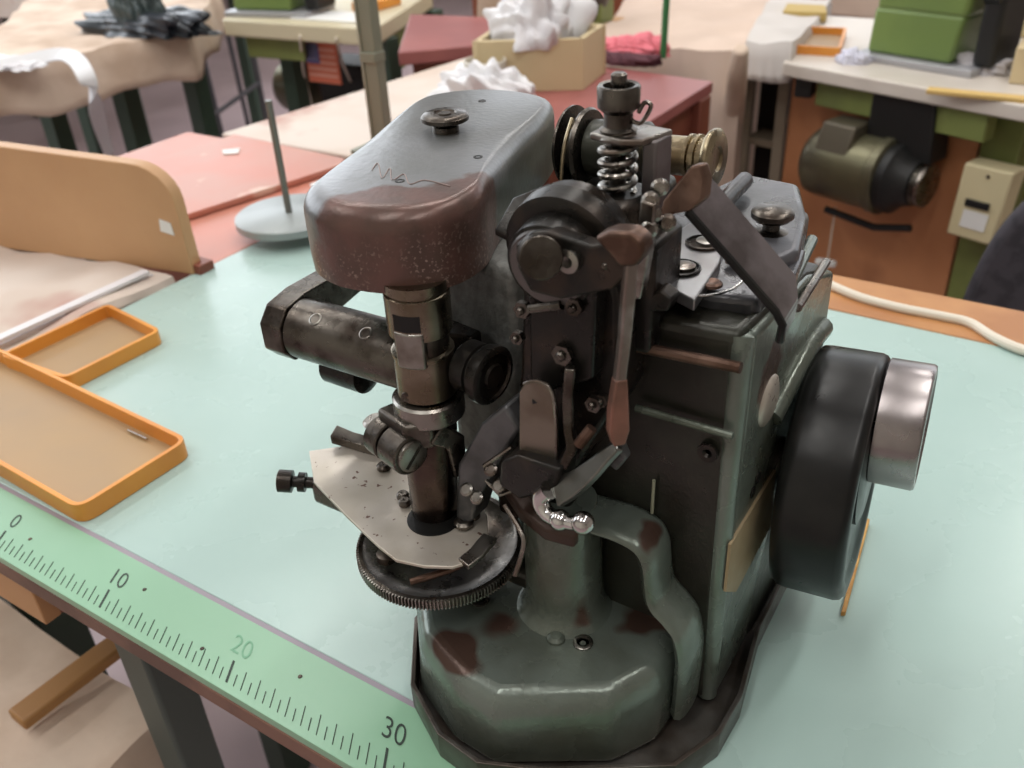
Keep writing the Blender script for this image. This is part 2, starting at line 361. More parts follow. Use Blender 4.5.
# raised rear housing and its ribs
b = B(); lp = [(36.01,18.74,20.80), (36.64,21.72,20.80), (39.52,21.40,20.80), (41.00,17.80,20.80), (41.81,14.17,20.80), (41.15,12.60,20.80), (38.69,14.63,20.80)]
poly(b, lp, [(p[0], p[1], 18.6) for p in lp]); part('rear_housing', b, GT, mc, .35, seg=4)
b = B(); tube(b, [(37.86,15.97,21.40), (37.69,19.13,21.40)], .38, 12); part('rear_rib', b, GT, mc)
b = B(); q = Vector((40.20,15.46,21.20)); lathe(b, (q.x,q.y,20.6), (0,0,1), [(0,.7),(.2,.7),(.3,.35),(.6,.33),(.7,.7),(.85,.86),(1.05,.86),(1.2,.7),(1.25,0)], 30)
part('oil_cap', b, DSTEEL, mc, smooth=40)
for a, c, r_ in (((41.96,12.09,19.60), (41.23,18.09,19.60), .25), ((42.23,13.23,18.80), (41.99,17.91,18.80), .2)):
    b = B(); tube(b, [a, c], r_, 10); part('side_rail', b, STEEL if r_ < .24 else PAINT, mc)
b = B(); extr(b, [(41.16,15.11,20.30), (41.66,15.58,20.30), (42.23,12.07,20.30), (42.04,11.50,20.30)], (0,0,-1.4)); part('rear_catch', b, GT, mc, .15)
b = B(); tube(b, spline([(37.56,10.26,20.60), (38.70,9.11,20.60), (39.79,9.12,20.60), (40.56,10.06,20.60), (40.72,11.27,20.60)], 6), .05, 6); part('wire_clip', b, CHROME, mc)
for q in ((39.76,10.34,20.50), (39.78,12.64,20.50), (40.20,13.91,20.50)):
    b = B(); lathe(b, q, (0,0,1), [(0,.4),(.1,.38),(.16,.28),(.1,.1)], 16); part('deck_screw', b, BROWNM, mc)
# --- handwheel
HW = Vector((42.5,15.95,9.5)); HA = Vector((.9955,.0868,.038))
b = B(); lathe(b, HW, HA, [(0,.8),(0,4.9),(.08,5.4),(.3,5.62),(.7,5.66),(2.75,5.66),(2.98,5.58),(3.12,5.4),(3.16,5.1),(3.1,4.8),(2.95,4.6),(2.9,1.2)], 80)
part('handwheel', b, BLK, mc, smooth=45)
b = B(); lathe(b, Vector((45.62,16.71,12.5))-HA*.15, HA, [(0,2.6),(.1,2.77),(1.8,2.77),(1.92,2.7),(1.95,2.5),(1.8,2.3),(1.8,.5)], 44); part('pulley_knob', b, KNOBM, mc, smooth=40)
b = B(); lathe(b, HW+HA*2.9+Vector((0,.3,1.6)), HA, [(-.3,3.6),(.1,3.6),(.2,3.2)], 40); part('pulley_web', b, BLK, mc)
part('wheel_hub', cyl(B(), (41.8,15.95,9.5), (44.9,16.2,9.6), 1.0), DSTEEL, mc)
# --- arm casting behind the needle column
b = B(); prism(b, [(28.3,8.6),(32.6,7.9),(33.0,12),(32.8,19.3),(28.6,18.8),(28.1,12)], 10.0, 20.45); part('arm_casting', b, mat('stippled_grey_casting', (.16,.16,.15), .55, .3, (.10,.10,.09), 120, .4, .6, .3, 400), mc, .5, seg=4)
b = B(); prism(b, [(30.5,10),(34,10),(34,20),(30.5,20)], .4, 12.5); part('arm_foot', b, PAINTD, mc, .4)
# --- arm cover
CW = spline([(24.55,5.7,0),(25.3,4.4,0),(27.3,3.75,0),(29.65,4.25,0),(31.1,5.7,0),(31.3,7.7,0),(30.5,10.0,0),(29.3,13.9,0),(28.3,17.9,0),(27.2,20.2,0),(25.2,20.9,0),(23.0,20.6,0),(21.3,19.2,0),(20.9,17.4,0),(22.0,13.2,0),(23.4,9.0,0)], 6, True)
CW = [(p[0], p[1]) for p in CW]
b = B(); rg = []
for k in range(11):
    if k < 4: z, ins = 20.5+k*.72, 0.0 if k else .05
    else:
        t_ = PI/2*(k-4)/6; z, ins = 22.9+.9*math.sin(t_), .9*(1-math.cos(t_))
    rg.append([b.verts.new(W((x, y, z))) for x, y in inset(CW, ins)])
for A, C_ in zip(rg, rg[1:]):
    for i in range(len(CW)): b.faces.new((A[i], A[(i+1) % len(CW)], C_[(i+1) % len(CW)], C_[i]))
b.faces.new(rg[-1]); b.faces.new(rg[0][::-1])
def cover_mat():
    m = bpy.data.materials.new('worn_arm_cover'); m.use_nodes = True; nt = m.node_tree; N = nt.nodes; L = nt.links; bs = N['Principled BSDF']
    tc = N.new('ShaderNodeTexCoord'); sx = N.new('ShaderNodeSeparateXYZ'); L.new(tc.outputs['Object'], sx.inputs[0])
    def mth(op, a, b_=None, c_=None):
        n = N.new('ShaderNodeMath'); n.operation = op
        for i, v in enumerate((a, b_, c_)):
            if v is None: continue
            if isinstance(v, (int, float)): n.inputs[i].default_value = v
            else: L.new(v, n.inputs[i])
        return n.outputs[0]
    def noise(s, d=5):
        n = N.new('ShaderNodeTexNoise'); n.inputs['Scale'].default_value = s; n.inputs['Detail'].default_value = d; L.new(tc.outputs['Object'], n.inputs['Vector']); return n.outputs[0]
    def rng(v, lo, hi):
        n = N.new('ShaderNodeMapRange'); n.inputs[1].default_value = lo; n.inputs[2].default_value = hi; L.new(v, n.inputs[0]); return n.outputs[0]
    def mix(f, a, b_):
        n = N.new('ShaderNodeMix'); n.data_type = 'RGBA'; L.new(f, n.inputs[0])
        for i, v in ((6, a), (7, b_)):
            if isinstance(v, tuple): n.inputs[i].default_value = (*v, 1)
            else: L.new(v, n.inputs[i])
        return n.outputs[2]
    # the paint is rubbed off to brown primer on the front end, where hands touch it
    along = mth('MULTIPLY_ADD', sx.outputs[0], -.62, sx.outputs[1])       # y - .62 x
    f1 = rng(mth('MULTIPLY_ADD', noise(60), .016, along), -.058, -.068)
    side = rng(sx.outputs[2], .9835, .976)
    lim = mth('MULTIPLY', rng(along, -.098, -.106), 1.0)
    grey = mix(rng(noise(25), .4, .6), (.20,.205,.215), (.16,.165,.165))
    green = mix(rng(noise(50), .35, .6), (.15,.18,.16), (.10,.115,.10))
    base = mix(side, grey, green)
    brown = mix(rng(noise(90), .35, .65), (.135,.07,.058), (.09,.055,.045))
    spk = rng(noise(750, 3), .57, .64); low = mth('MULTIPLY', rng(sx.outputs[2], .983, .968), rng(noise(45), .38, .6))
    brown2 = mix(mth('MULTIPLY', spk, low), brown, (.33,.24,.2))
    zt = mth('MULTIPLY', sx.outputs[2], .35)
    front = rng(mth('ADD', mth('MULTIPLY_ADD', noise(55), .05, mth('MULTIPLY_ADD', sx.outputs[0], -1.3, sx.outputs[1])), zt), -.3045+.0255+.3458+.002, -.3045+.0255+.3458-.004)
    L.new(mix(front, base, brown2), bs.inputs['Base Color'])
    bs.inputs['Roughness'].default_value = .3; bs.inputs['Metallic'].default_value = .3
    bn = N.new('ShaderNodeBump'); bn.inputs['Strength'].default_value = .15; bn.inputs['Distance'].default_value = .001; L.new(noise(350, 3), bn.inputs['Height']); L.new(bn.outputs[0], bs.inputs['Normal'])
    return m
cov = part('arm_cover', b, cover_mat(), mc, smooth=70)
q = Vector((25.79,13.19,23.80)); b = B(); lathe(b, (q.x,q.y,23.7), (0,0,1), [(0,.62),(.35,.6),(.45,.5),(.55,.95),(.62,1.08),(.78,1.08),(.9,.95),(.92,.55),(.84,.5),(.84,.3),(.92,.28),(.92,0)], 36)
part('cover_knob', b, DSTEEL, mc, smooth=40)
for q in ((28.02,7.06,23.80), (24.48,18.00,23.80), (29.18,10.76,23.80)):
    b = B(); lathe(b, (q[0],q[1],23.74), (0,0,1), [(0,.2),(.08,.2),(.08,.12),(.02,.1)], 14); part('cover_screw', b, BLKM, mc)
b = B(); tube(b, spline([(26.19,7.56,23.82), (25.85,8.35,23.82), (27.18,6.99,23.82), (26.71,8.07,23.82), (27.70,6.98,23.82), (27.69,7.74,23.82), (28.63,6.92,23.82), (28.89,7.53,23.82), (30.18,7.40,23.82)], 5), .022, 6); part('scratched_marks', b, mat('scratch_tone', (.30,.22,.20), .5), mc)
# --- needle column
cx, cy = 29.72, 5.3
b = B(); lathe(b, (cx,cy,18.55), (0,0,1), [(0,1.24),(.05,1.3),(1.75,1.3),(1.8,1.22),(1.88,1.22),(1.92,1.32),(2.3,1.32)], 40); col = part('column_sleeve', b, mat('bronze_grey_steel', (.27,.235,.185), .28, 1., (.16,.13,.09), 40, .4, .6, .03, 400, .08), mc)
b = B(); lathe(b, (cx,cy,17.4), (0,0,1), [(0,1.1),(1.3,1.1)], 36); part('column_core', b, DSTEEL, mc)
b = B(); fd0 = Vector((.27,-.963,0)).normalized(); sd0 = Vector((-fd0.y,fd0.x,0)); kc = Vector((cx,cy,0))
def onc(s, z, r): v = kc+fd0*math.sqrt(max(0,r*r-s*s))+sd0*s; return (v.x, v.y, z)
rg = [[onc(sx0*.62, z, 1.3) for sx0 in (-1,-.5,0,.5,1)] for z in (17.2,17.9,18.9,19.15)]
ks = [onc(k*.155-.62, 19.0, 1.35) for k in range(9)]
extr(b, ks+[onc(.62-k*.155, 17.4, 1.35) for k in range(9)], tuple(-fd0*.4)); part('sleeve_key', b, STEEL, mc, .1)
b = B(); extr(b, [onc(-.55,19.75,1.33), onc(0,19.75,1.335), onc(.55,19.75,1.33), onc(.55,19.05,1.33), onc(0,19.05,1.335), onc(-.55,19.05,1.33)], tuple(-fd0*.3)); part('sleeve_slot', b, BLK, mc)
b = B(); lathe(b, (cx,cy,15.6), (0,0,1), [(0,1.12),(.1,1.22),(1.95,1.22),(2.0,1.28),(2.12,1.28),(2.15,1.2)], 40); part('lower_sleeve', b, MATS['bronze_grey_steel'], mc)
b = B(); q = onc(-.45,15.95,1.2); lathe(b, q, fd0, [(-.1,.24),(.06,.22),(.06,.12),(0,0)], 14); part('sleeve_screw', b, DSTEEL, mc)
b = B(); lathe(b, (cx,cy,14.55), (0,0,1), [(0,1.4),(.1,1.5),(.9,1.5),(1.0,1.4)], 40); part('column_collar', b, STEEL, mc)
b = B(); lathe(b, (cx-.3,cy-.1,7.9), (.035,.01,1), [(0,.95),(.3,1.02),(3.2,1.12),(6.8,1.2)], 36); part('needle_bar_sleeve', b, mat('dark_bronze_steel', (.10,.075,.06), .25, 1., (.05,.035,.03), 40, .4, .6, .03, 400, .08), mc)
b = B(); ribbon(b, [(cx+1.0,cy-.9,14.3),(cx+1.35,cy-.1,13.5),(cx+1.2,cy+.2,11.5)], [.5,.45,.3], (.9,-.5,.2), .5); part('collar_arm', b, DSTEEL, mc, .1)
# clamp with split lugs
b = B(); d_ = Vector((.96,-.28,0)); c0 = Vector((28.70,3.90,13.54))
for k, (a0, a1) in enumerate(((-.95,-.08),(.08,1.35))):
    lathe(b, c0+d_*a0, d_, [(0,.83),(.06,.9),(a1-a0-.06,.9),(a1-a0,.83)], 30)
part('clamp_lug', b, DSTEEL, mc)
b = B(); e_ = c0+d_*1.35; lathe(b, e_, d_, [(0,.72),(.12,.7),(.16,.6)], 26); part('clamp_screw', b, STEEL, mc)
b = B(); box(b, e_.x-.0, e_.x+.0001, 0, 0.0001, 0, .0001); b.free()
b = B(); u_, v_, w_ = frame(d_); P = e_+d_*.17; sl = (u_*.5+v_*.5).normalized(); sw = d_.cross(sl)
extr(b, [tuple(P+sl*.58+sw*.08), tuple(P+sl*.58-sw*.08), tuple(P-sl*.58-sw*.08), tuple(P-sl*.58+sw*.08)], tuple(-d_*.03)); part('screw_slot', b, BLKM, mc)
b = B(); prism(b, [(c0.x-.85,c0.y+.15),(c0.x+1.1,c0.y-.45),(cx+.9,cy-1.0),(cx+.6,cy+1.0),(cx-1.2,cy+.5)], 13.6, 14.9); part('clamp_body', b, DSTEEL, mc, .2)
# --- horizontal cylinder with hexagonal end
ax0 = Vector((21.30,6.90,15.67)); b = B(); ad = Vector((1,.02,0))
lathe(b, ax0, ad, [(-.1,1.3),(0,1.45),(6.6,1.45),(6.7,1.4)], 40); hc = part('cross_cylinder', b, DSTEEL, mc)
for t_ in (1.6, 4.5):
    q = ax0+ad*t_+Vector((0,-.75,1.18)); b = B(); lathe(b, q, (0,-.5,.85), [(0,.32),(.06,.32),(.08,.26),(.02,.2),(.02,.0)], 18); subpart('set_screw', b, STEEL, hc)
z0, y0, xe = ax0.z, ax0.y, ax0.x-1.4
b = B(); extr(b, [(xe,y0-1.45,z0+.6),(xe,y0-.8,z0+1.35),(xe,y0+.5,z0+1.6),(xe,y0+5.2,z0+1.6),(xe,y0+5.2,z0+.2),(xe,y0+1.5,z0-.4),(xe,y0+1.0,z0-1.3),(xe,y0-.8,z0-1.4),(xe,y0-1.45,z0-.7)], (1.3,0,0)); part('end_arm', b, DSTEEL, mc, .1)
b = B(); q = Vector((22.78,8.00,13.08)); lathe(b, q-Vector((1.4,0,-.2)), (1,0,0), [(0,.5),(.2,1.0),(2.4,1.0),(2.6,.6)], 26); part('lower_roller', b, BLKM, mc)
b = B(); prism(b, [(26.8,6.8),(30.5,7.6),(30.5,10.5),(27.4,9)], 14.8, 17.2); part('cylinder_bracket', b, BLKM, mc, .15)
# --- knob cylinder by the column
kn = Vector((31.53,6.20,16.76)); kd = Vector((.985,-.10,-.04)).normalized()
b = B(); lathe(b, kn-kd*.3, kd, [(-.2,1.0),(-.1,1.1),(.55,1.1),(.6,1.0),(.75,1.0),(.8,1.2),(1.0,1.25),(1.3,1.25),(1.4,1.15),(1.42,1.0),(1.3,.95),(1.3,.55),(1.42,.5),(1.42,0)], 36); part('tension_knob', b, BLKM, mc, smooth=40)
# --- dish, throat plate and guide
dc = (29.62,5.1)
b = B(); lathe(b, (dc[0],dc[1],7.0), (0,0,1), [(0,1.0),(-.15,2.6),(-.02,3.6),(.0,3.74),(.5,3.76),(.52,3.56),(.35,3.42),(.1,2.6),(.15,0)], 96)
dish = part('feed_dish', b, DSTEEL, mc, smooth=40)
b = B()
for k in range(150):
    a = 2*PI*k/150; c_, s_ = math.cos(a), math.sin(a); w = .05; r0, r1 = 3.74, 3.86
    poly(b, [(dc[0]+c_*r0-s_*w, dc[1]+s_*r0+c_*w, 7.53),(dc[0]+c_*r1-s_*w*.5, dc[1]+s_*r1+c_*w*.5, 7.5),(dc[0]+c_*r1+s_*w*.5, dc[1]+s_*r1-c_*w*.5, 7.5),(dc[0]+c_*r0+s_*w, dc[1]+s_*r0-c_*w, 7.53)],
            [(dc[0]+c_*r0-s_*w, dc[1]+s_*r0+c_*w, 7.0),(dc[0]+c_*r1-s_*w*.5, dc[1]+s_*r1+c_*w*.5, 7.03),(dc[0]+c_*r1+s_*w*.5, dc[1]+s_*r1-c_*w*.5, 7.03),(dc[0]+c_*r0+s_*w, dc[1]+s_*r0-c_*w, 7.0)])
subpart('knurled_rim', b, STEEL, dish, smooth=10)
b = B(); cyl(b, (dc[0],dc[1],4.4), (dc[0],dc[1],7.0), .7); part('dish_spindle', b, DSTEEL, mc)
b = B(); box(b, dc[0]-.8, 34.0, dc[1]+1.0, dc[1]+2.6, 5.3, 6.5); part('dish_bracket', b, PAINTD, mc, .4)
pl = [(21.68,5.33,9.90)[:2], (23.41,3.78,9.70)[:2], (26.29,2.83,9.40)[:2], (28.76,2.01,9.30)[:2], (29.99,1.71,9.30)[:2], (31.25,2.01,9.30)[:2], (32.31,2.55,9.30)[:2], (32.83,3.26,9.30)[:2], (32.73,4.62,9.30)[:2], (31.77,5.97,9.30)[:2], (29.67,7.67,9.30)[:2], (27.00,8.91,9.30)[:2], (23.96,8.02,9.60)[:2]]
def pz(x): return 9.25+max(0, (25.2-x))*.12
b = B(); poly(b, [(x, y, pz(x)) for x, y in pl], [(x, y, pz(x)-.16) for x, y in pl]); part('throat_plate', b, NICKEL, mc, .04)
b = B(); lathe(b, (29.80,4.66,9.28), (0,0,1), [(0,1.22),(.03,1.2),(.03,0)], 30); part('plate_hole', b, BLK, mc)
b = B(); tube(b, [(32.31,4.36,8.40), (31.68,3.13,8.30), (30.55,1.77,8.20)], .16, 8); part('dish_guide', b, BROWNM, mc)
b = B(); q = Vector((28.27,2.91,7.60)); lathe(b, q, (0,0,1), [(0,.5),(.3,.45),(.4,.2),(.4,0)], 18); part('dish_screw', b, STEEL, mc)
b = B(); ribbon(b, [(32.83,4.66,9.60), (32.83,3.57,9.50), (32.64,2.89,9.40)], .35, (0,0,1), .25); part('plate_finger', b, STEEL, mc, .05)
for q, r_ in (((25.59,6.32,9.40),.35), ((27.72,5.08,9.35),.3), ((28.11,4.72,9.35),.28), ((31.26,4.92,9.35),.45), ((31.26,5.54,9.35),.38)):
    b = B(); lathe(b, q, (0,0,1), [(0,r_),(.16,r_),(.26,r_*.7),(.26,r_*.3),(.16,0)], 16); part('plate_screw', b, DSTEEL, mc)
# bracket beneath the plate's left end, thumb screw
b = B(); L_ = [(22.84,4.20,9.20), (23.95,3.35,8.90), (25.98,3.02,8.90), (25.97,4.06,9.20)]; box(b, 22.9, 25.6, 3.9, 7.6, 7.9, 9.2); part('guide_block', b, DSTEEL, mc, .25)
b = B(); q = Vector((22.9,4.5,8.7)); q2 = Vector((21.40,3.57,8.90)); dd = (q2-q).normalized(); ln = (q2-q).length
lathe(b, q, dd, [(0,.28),(ln-.55,.28),(ln-.5,.55),(ln+.15,.55),(ln+.2,.45)], 22); lathe(b, q+dd*(ln-1.15), dd, [(0,.48),(.35,.48)], 22); part('thumb_screw', b, BLKM, mc)
b = B(); ribbon(b, [(22.22,6.63,10.30), (22.99,6.95,10.00), (24.87,7.34,9.80)], [.5,.4,.4], (0,0,1), .5); part('guide_tongue', b, DSTEEL, mc, .08)
b = B(); q = Vector((23.82,8.16,10.20)); lathe(b, (q.x,q.y,9.6), (0,0,1), [(0,.6),(.6,.6),(.8,.75),(.95,.6),(.95,0)], 22); part('guide_stud', b, STEEL, mc)
# --- bracket from clamp to body, below the knob
GB = mat('grey_bracket_steel', (.13,.13,.135), .42, .7, (.08,.08,.08), 60, .4, .6, .15, 300)
b = B(); extr(b, [(33.43,5.50,15.97), (34.08,5.50,14.99), (33.22,5.20,13.29), (32.08,5.00,10.98), (31.60,4.90,9.45), (30.79,4.90,9.40), (31.13,5.00,12.49), (32.35,5.20,14.84)], (0,1.5,0)); part('head_bracket', b, GB, mc, .18)
b = B(); tube(b, [(32.84,4.60,13.34), (34.06,4.90,14.53)], .1, 8); tube(b, [(32.88,4.60,12.64), (33.54,4.60,12.11), (34.04,4.90,12.36)], .09, 8); part('looper_wire', b, STEEL, mc)
for q in ((31.90,4.60,11.73), (32.39,4.60,11.50), (33.57,4.60,12.59), (33.15,4.70,13.19)):
    b = B(); lathe(b, q, (0,-.7,.7), [(0,.3),(.15,.3),(.22,.2),(.22,0)], 14); part('looper_screw', b, STEEL, mc)
b = B(); tube(b, spline([(33.47,5.00,11.27), (34.43,4.60,10.62), (34.72,4.40,10.08), (34.46,4.00,8.60)], 5), .12, 8); part('dish_spring', b, STEEL, mc)
# --- mechanism block
b = B(); extr(b, [(34.06,6.20,21.64), (37.47,6.20,22.66), (37.94,6.20,21.33), (38.02,6.20,17.23), (36.16,6.20,13.30), (34.01,6.20,12.50), (33.19,6.20,13.75), (33.76,6.20,17.30)], (0,2.6,0)); part('mechanism_block', b, BLKM, mc, .2)
b = B(); extr(b, [(34.82,5.40,22.06), (37.51,5.40,22.63), (37.36,5.40,18.34), (35.50,5.40,17.26), (34.72,5.40,17.65)], (0,.9,0)); part('front_plate', b, BLKM, mc, .12)
for q, r_ in (((36.26,5.40,19.17),.42), ((36.77,5.40,21.22),.34), ((34.50,5.60,20.47),.34), ((34.16,5.70,19.17),.28), ((37.53,5.40,17.45),.33), ((37.75,5.60,17.58),.26), ((38.23,5.00,23.30),.3)):
    b = B(); hexnut(b, q, (0,-1,0.05), r_, .28); part('hex_nut', b, DSTEEL, mc)
b = B(); tube(b, [(34.97,5.20,20.73), (36.29,5.20,21.20)], .18, 10); part('cross_pin', b, DSTEEL, mc)
# drum
dcn = Vector((35.78,6.00,22.62)); b = B(); lathe(b, dcn, (-.05,1,.12), [(-.9,0),(-.9,1.55),(-.85,1.62),(.0,1.66),(.02,2.05),(.1,2.2),(.9,2.25),(1.0,2.15),(1.6,2.1)], 56); dr = part('drum', b, BLKM, mc, smooth=40)
b = B(); lathe(b, dcn+Vector((.02,-.92,-.1)), (-.05,1,.12), [(-.05,0),(-.05,1.4),(.05,1.5)], 44); subpart('drum_face', b, mat('grey_drum_face', (.13,.12,.115), .4, .8), dr)
b = B(); ribbon(b, [(33.33,6.30,22.83), (33.57,7.00,23.77), (34.48,7.60,24.20), (35.16,8.00,24.17)], .5, (.2,-.3,1), .3); part('drum_strap', b, BLKM, mc, .08)
# lever with brown boss
b = B(); extr(b, [(34.86,4.60,23.40), (35.48,4.60,23.98), (36.17,4.60,24.11), (37.72,4.60,23.92), (39.32,4.60,24.49), (39.50,4.60,24.06), (39.28,4.60,23.48), (38.52,4.60,22.54), (36.57,4.60,21.73), (35.38,4.60,21.76), (34.90,4.60,22.56)], (0,.7,0)); part('rocker_lever', b, BLKM, mc, .12)
b = B(); cyl(b, (35.69,4.70,23.16), (36.43,3.70,23.60), .72, 28); part('rocker_pivot', b, DSTEEL, mc)
b = B(); lathe(b, (37.02,4.60,23.29), (0,-1,.1), [(0,.42),(.25,.4),(.3,.2),(.2,0)], 18); part('rocker_screw', b, STEEL, mc)
b = B(); extr(b, [(37.82,4.55,24.23), (38.40,4.50,24.56), (39.21,4.40,24.71), (39.62,4.40,24.46), (39.66,4.40,23.98), (39.37,4.40,23.58), (38.82,4.40,23.46), (38.41,4.50,23.79)], (0,.9,.0)); part('rocker_boss', b, BROWNM, mc, .18, seg=4)
b = B(); extr(b, [(37.95,4.50,24.48), (38.54,4.50,24.58), (38.13,4.50,24.07)], (0,.5,0)); b.free()
# long lever
b = B(); pth = [(39.24,4.60,23.67), (39.17,4.60,22.33), (39.09,4.60,20.85), (38.99,4.50,19.32), (38.99,4.40,18.16), (39.05,4.30,17.32), (39.06,4.30,16.72)]
ribbon(b, pth, [.2,.22,.2,.2,.32,.36,.2], (.75,-.65,0), .4); hl = part('hand_lever', b, mat('lever_steel', (.30,.27,.25), .38, .85, (.2,.16,.14), 50), mc, .09)
b = B(); ribbon(b, [tuple(Vector(v)+Vector((.03,-.03,0))) for v in pth[3:]], [.22,.34,.38,.22], (.75,-.65,0), .46); subpart('lever_paddle', b, mat('reddish_worn_grip', (.24,.11,.08), .42, .4, (.14,.07,.05), 40), hl, .09)
b = B(); extr(b, [(38.48,6.60,24.89), (39.01,6.60,24.81), (38.94,6.60,23.76), (38.59,6.60,21.30), (38.21,6.60,21.21)], (0,.5,0)); part('guide_strip', b, STEEL, mc, .08)
# nickel tab and box
b = B(); tp = [(34.56,4.60,14.17), (34.72,4.60,17.48), (34.96,4.60,17.90), (35.40,4.60,18.16), (35.91,4.60,18.14), (36.19,4.60,17.76), (36.29,4.60,16.51), (36.25,4.60,14.88)]
extr(b, tp, (0,.22,0)); part('nickel_tab', b, mat('brownish_plate', (.22,.19,.155), .35, .9, (.16,.13,.1), 40), mc, .06)
b = B(); tube(b, spline([(34.99,4.55,17.94), (35.43,4.55,18.20), (35.94,4.55,18.18), (36.22,4.55,17.79), (36.32,4.55,16.55), (36.28,4.55,14.93)], 4), .06, 8); part('tab_edge', b, STEEL, mc)
b = B(); lathe(b, (35.37,4.60,17.24), (0,-1,0), [(0,.14),(.03,.12),(.03,0)], 3); part('tab_hole', b, BLK, mc)
b = B(); extr(b, [(33.93,4.20,14.21), (34.70,4.20,14.83), (36.77,4.00,15.01), (36.57,4.00,13.89), (34.78,4.20,12.63), (33.69,4.30,12.90)], (0,1.5,0)); part('presser_block', b, BLKM, mc, .15)
b = B(); box(b, 31.9, 35.6, 6.6, 8.2, 9.0, 13.5); part('bed_block', b, BLKM, mc, .25)
b = B(); ribbon(b, [(36.80,4.80,18.93), (36.66,4.80,17.61), (36.74,4.70,16.37), (37.01,4.50,15.69), (36.68,4.30,14.77)], [.2,.22,.2,.22,.2], (.4,-.9,0), .5); part('curved_arm', b, DSTEEL, mc, .1)
b = B(); tube(b, [(37.27,4.50,16.00), (37.68,4.80,16.72)], .22, 10); part('link_pin', b, BROWNM, mc)
# chrome lever
b = B(); pth = spline([(38.71,4.70,16.34), (38.34,4.50,15.93), (37.79,4.30,15.18), (37.13,4.10,14.42), (36.50,3.90,13.93)], 5)
ribbon(b, pth, [.16+.022*i for i in range(len(pth))], (-.35,-.8,.5), .35); part('flat_lever_arm', b, mat('dull_lever_steel', (.20,.20,.185), .3, .95, (.13,.13,.115), 50), mc, .08)
b = B(); pth = spline([(36.39,3.80,14.05), (36.05,3.75,13.57), (36.27,3.65,13.09), (36.81,3.55,12.99), (37.28,3.50,13.08), (37.71,3.50,13.16)], 5)
tube(b, pth, .3, 14, rr=[.38-.005*i for i in range(len(pth))]); cl = part('chrome_knuckle', b, CHROME, mc)
for q, r_ in (((37.02,3.50,13.07),.42), ((38.03,3.45,13.39),.45)):
    b = B(); bmesh.ops.create_uvsphere(b, u_segments=20, v_segments=12, radius=r_*.01, matrix=Matrix.Translation(W(q))); subpart('lever_ball', b, CHROME, cl)
b = B(); extr(b, [(38.12,5.00,15.85), (38.64,5.00,16.30), (38.97,5.00,15.61), (38.58,5.00,14.92), (38.08,5.00,15.19)], (0,.5,0)); part('lever_bracket', b, GB, mc, .1)
b = B(); extr(b, [(32.61,5.96,11.60), (34.79,5.65,11.60), (36.14,4.97,11.60), (37.13,4.84,11.60), (37.02,4.62,11.30), (35.74,4.45,11.30), (34.21,5.00,11.30)], (0,0,-.6)); part('chip_guard', b, mat('dark_brown_guard', (.05,.028,.02), .35, .4), mc, .12)
# --- spring tower
sx_, sy_ = 36.55, 8.8
b = B(); lathe(b, (sx_,sy_,20.5), (0,0,1), [(0,1.3),(3.2,1.25),(3.5,1.1),(3.65,.9)], 30); part('tower_base', b, BLKM, mc)
zs = 26.25
b = B(); cyl(b, (sx_,sy_,20), (sx_,sy_,27.6), .3, 18); part('tower_rod', b, DSTEEL, mc)
b = B(); tube(b, [(sx_+.6*math.cos(2*PI*t_/22), sy_+.6*math.sin(2*PI*t_/22), 24.1+2.15*t_/(22*5.0)) for t_ in range(int(22*5.0)+1)], .125, 10); part('coil_spring', b, STEEL, mc)
b = B(); lathe(b, (sx_,sy_,26.3), (0,0,1), [(0,.62),(.1,.66),(.2,.5),(.65,.5),(.75,.6),(.85,.72),(1.5,.74),(1.58,.68),(1.55,.54),(1.25,.5),(1.25,0)], 34); part('adjusting_nut', b, DSTEEL, mc, smooth=40)
b = B(); lathe(b, (sx_,sy_,27.4), (0,0,1), [(0,.2),(.45,.2),(.5,.27),(.8,.27),(.88,.18),(.85,0)], 18); part('tower_screw', b, DSTEEL, mc)
b = B(); x_, y_ = sx_, sy_; prism(b, [(x_-.85,y_-.5),(x_+.5,y_-.8),(x_+1.2,y_-.5),(x_+1.6,y_+1.0),(x_+.4,y_+1.2),(x_-.8,y_+.7)], zs-.22, zs+.04); part('tower_plate', b, STEEL, mc, .08)
b = B(); prism(b, [(x_+.95,y_-.1),(x_+1.5,y_-.1),(x_+1.6,y_+1.0),(x_+1.05,y_+1.0)], 19.8, zs-.1); part('tower_post', b, mat('grey_post_steel', (.17,.15,.15), .4, .8, (.1,.08,.08), 40), mc, .1)
b = B(); tube(b, spline([(x_+.45,y_+.1,zs+.45),(x_+.8,y_+.1,zs+.4),(x_+1.1,y_+.2,zs+.95),(x_+.85,y_+.25,zs+1.05),(x_+.65,y_+.2,zs+.7)], 5), .08, 8); part('split_pin', b, STEEL, mc)
b = B(); box(b, 35.0, 38.6, 7.6, 10.2, 18.5, 22.9); part('tower_block', b, BLKM, mc, .25)
for q in ((38.68,7.00,24.79), (38.77,7.00,24.35), (38.77,6.80,23.90), (39.14,7.40,23.96), (38.72,7.60,25.04)):
    b = B(); lathe(b, q, (.3,-.9,.2), [(0,.3),(.2,.3),(.3,.2),(.3,0)], 14); part('tower_bolt', b, STEEL, mc)
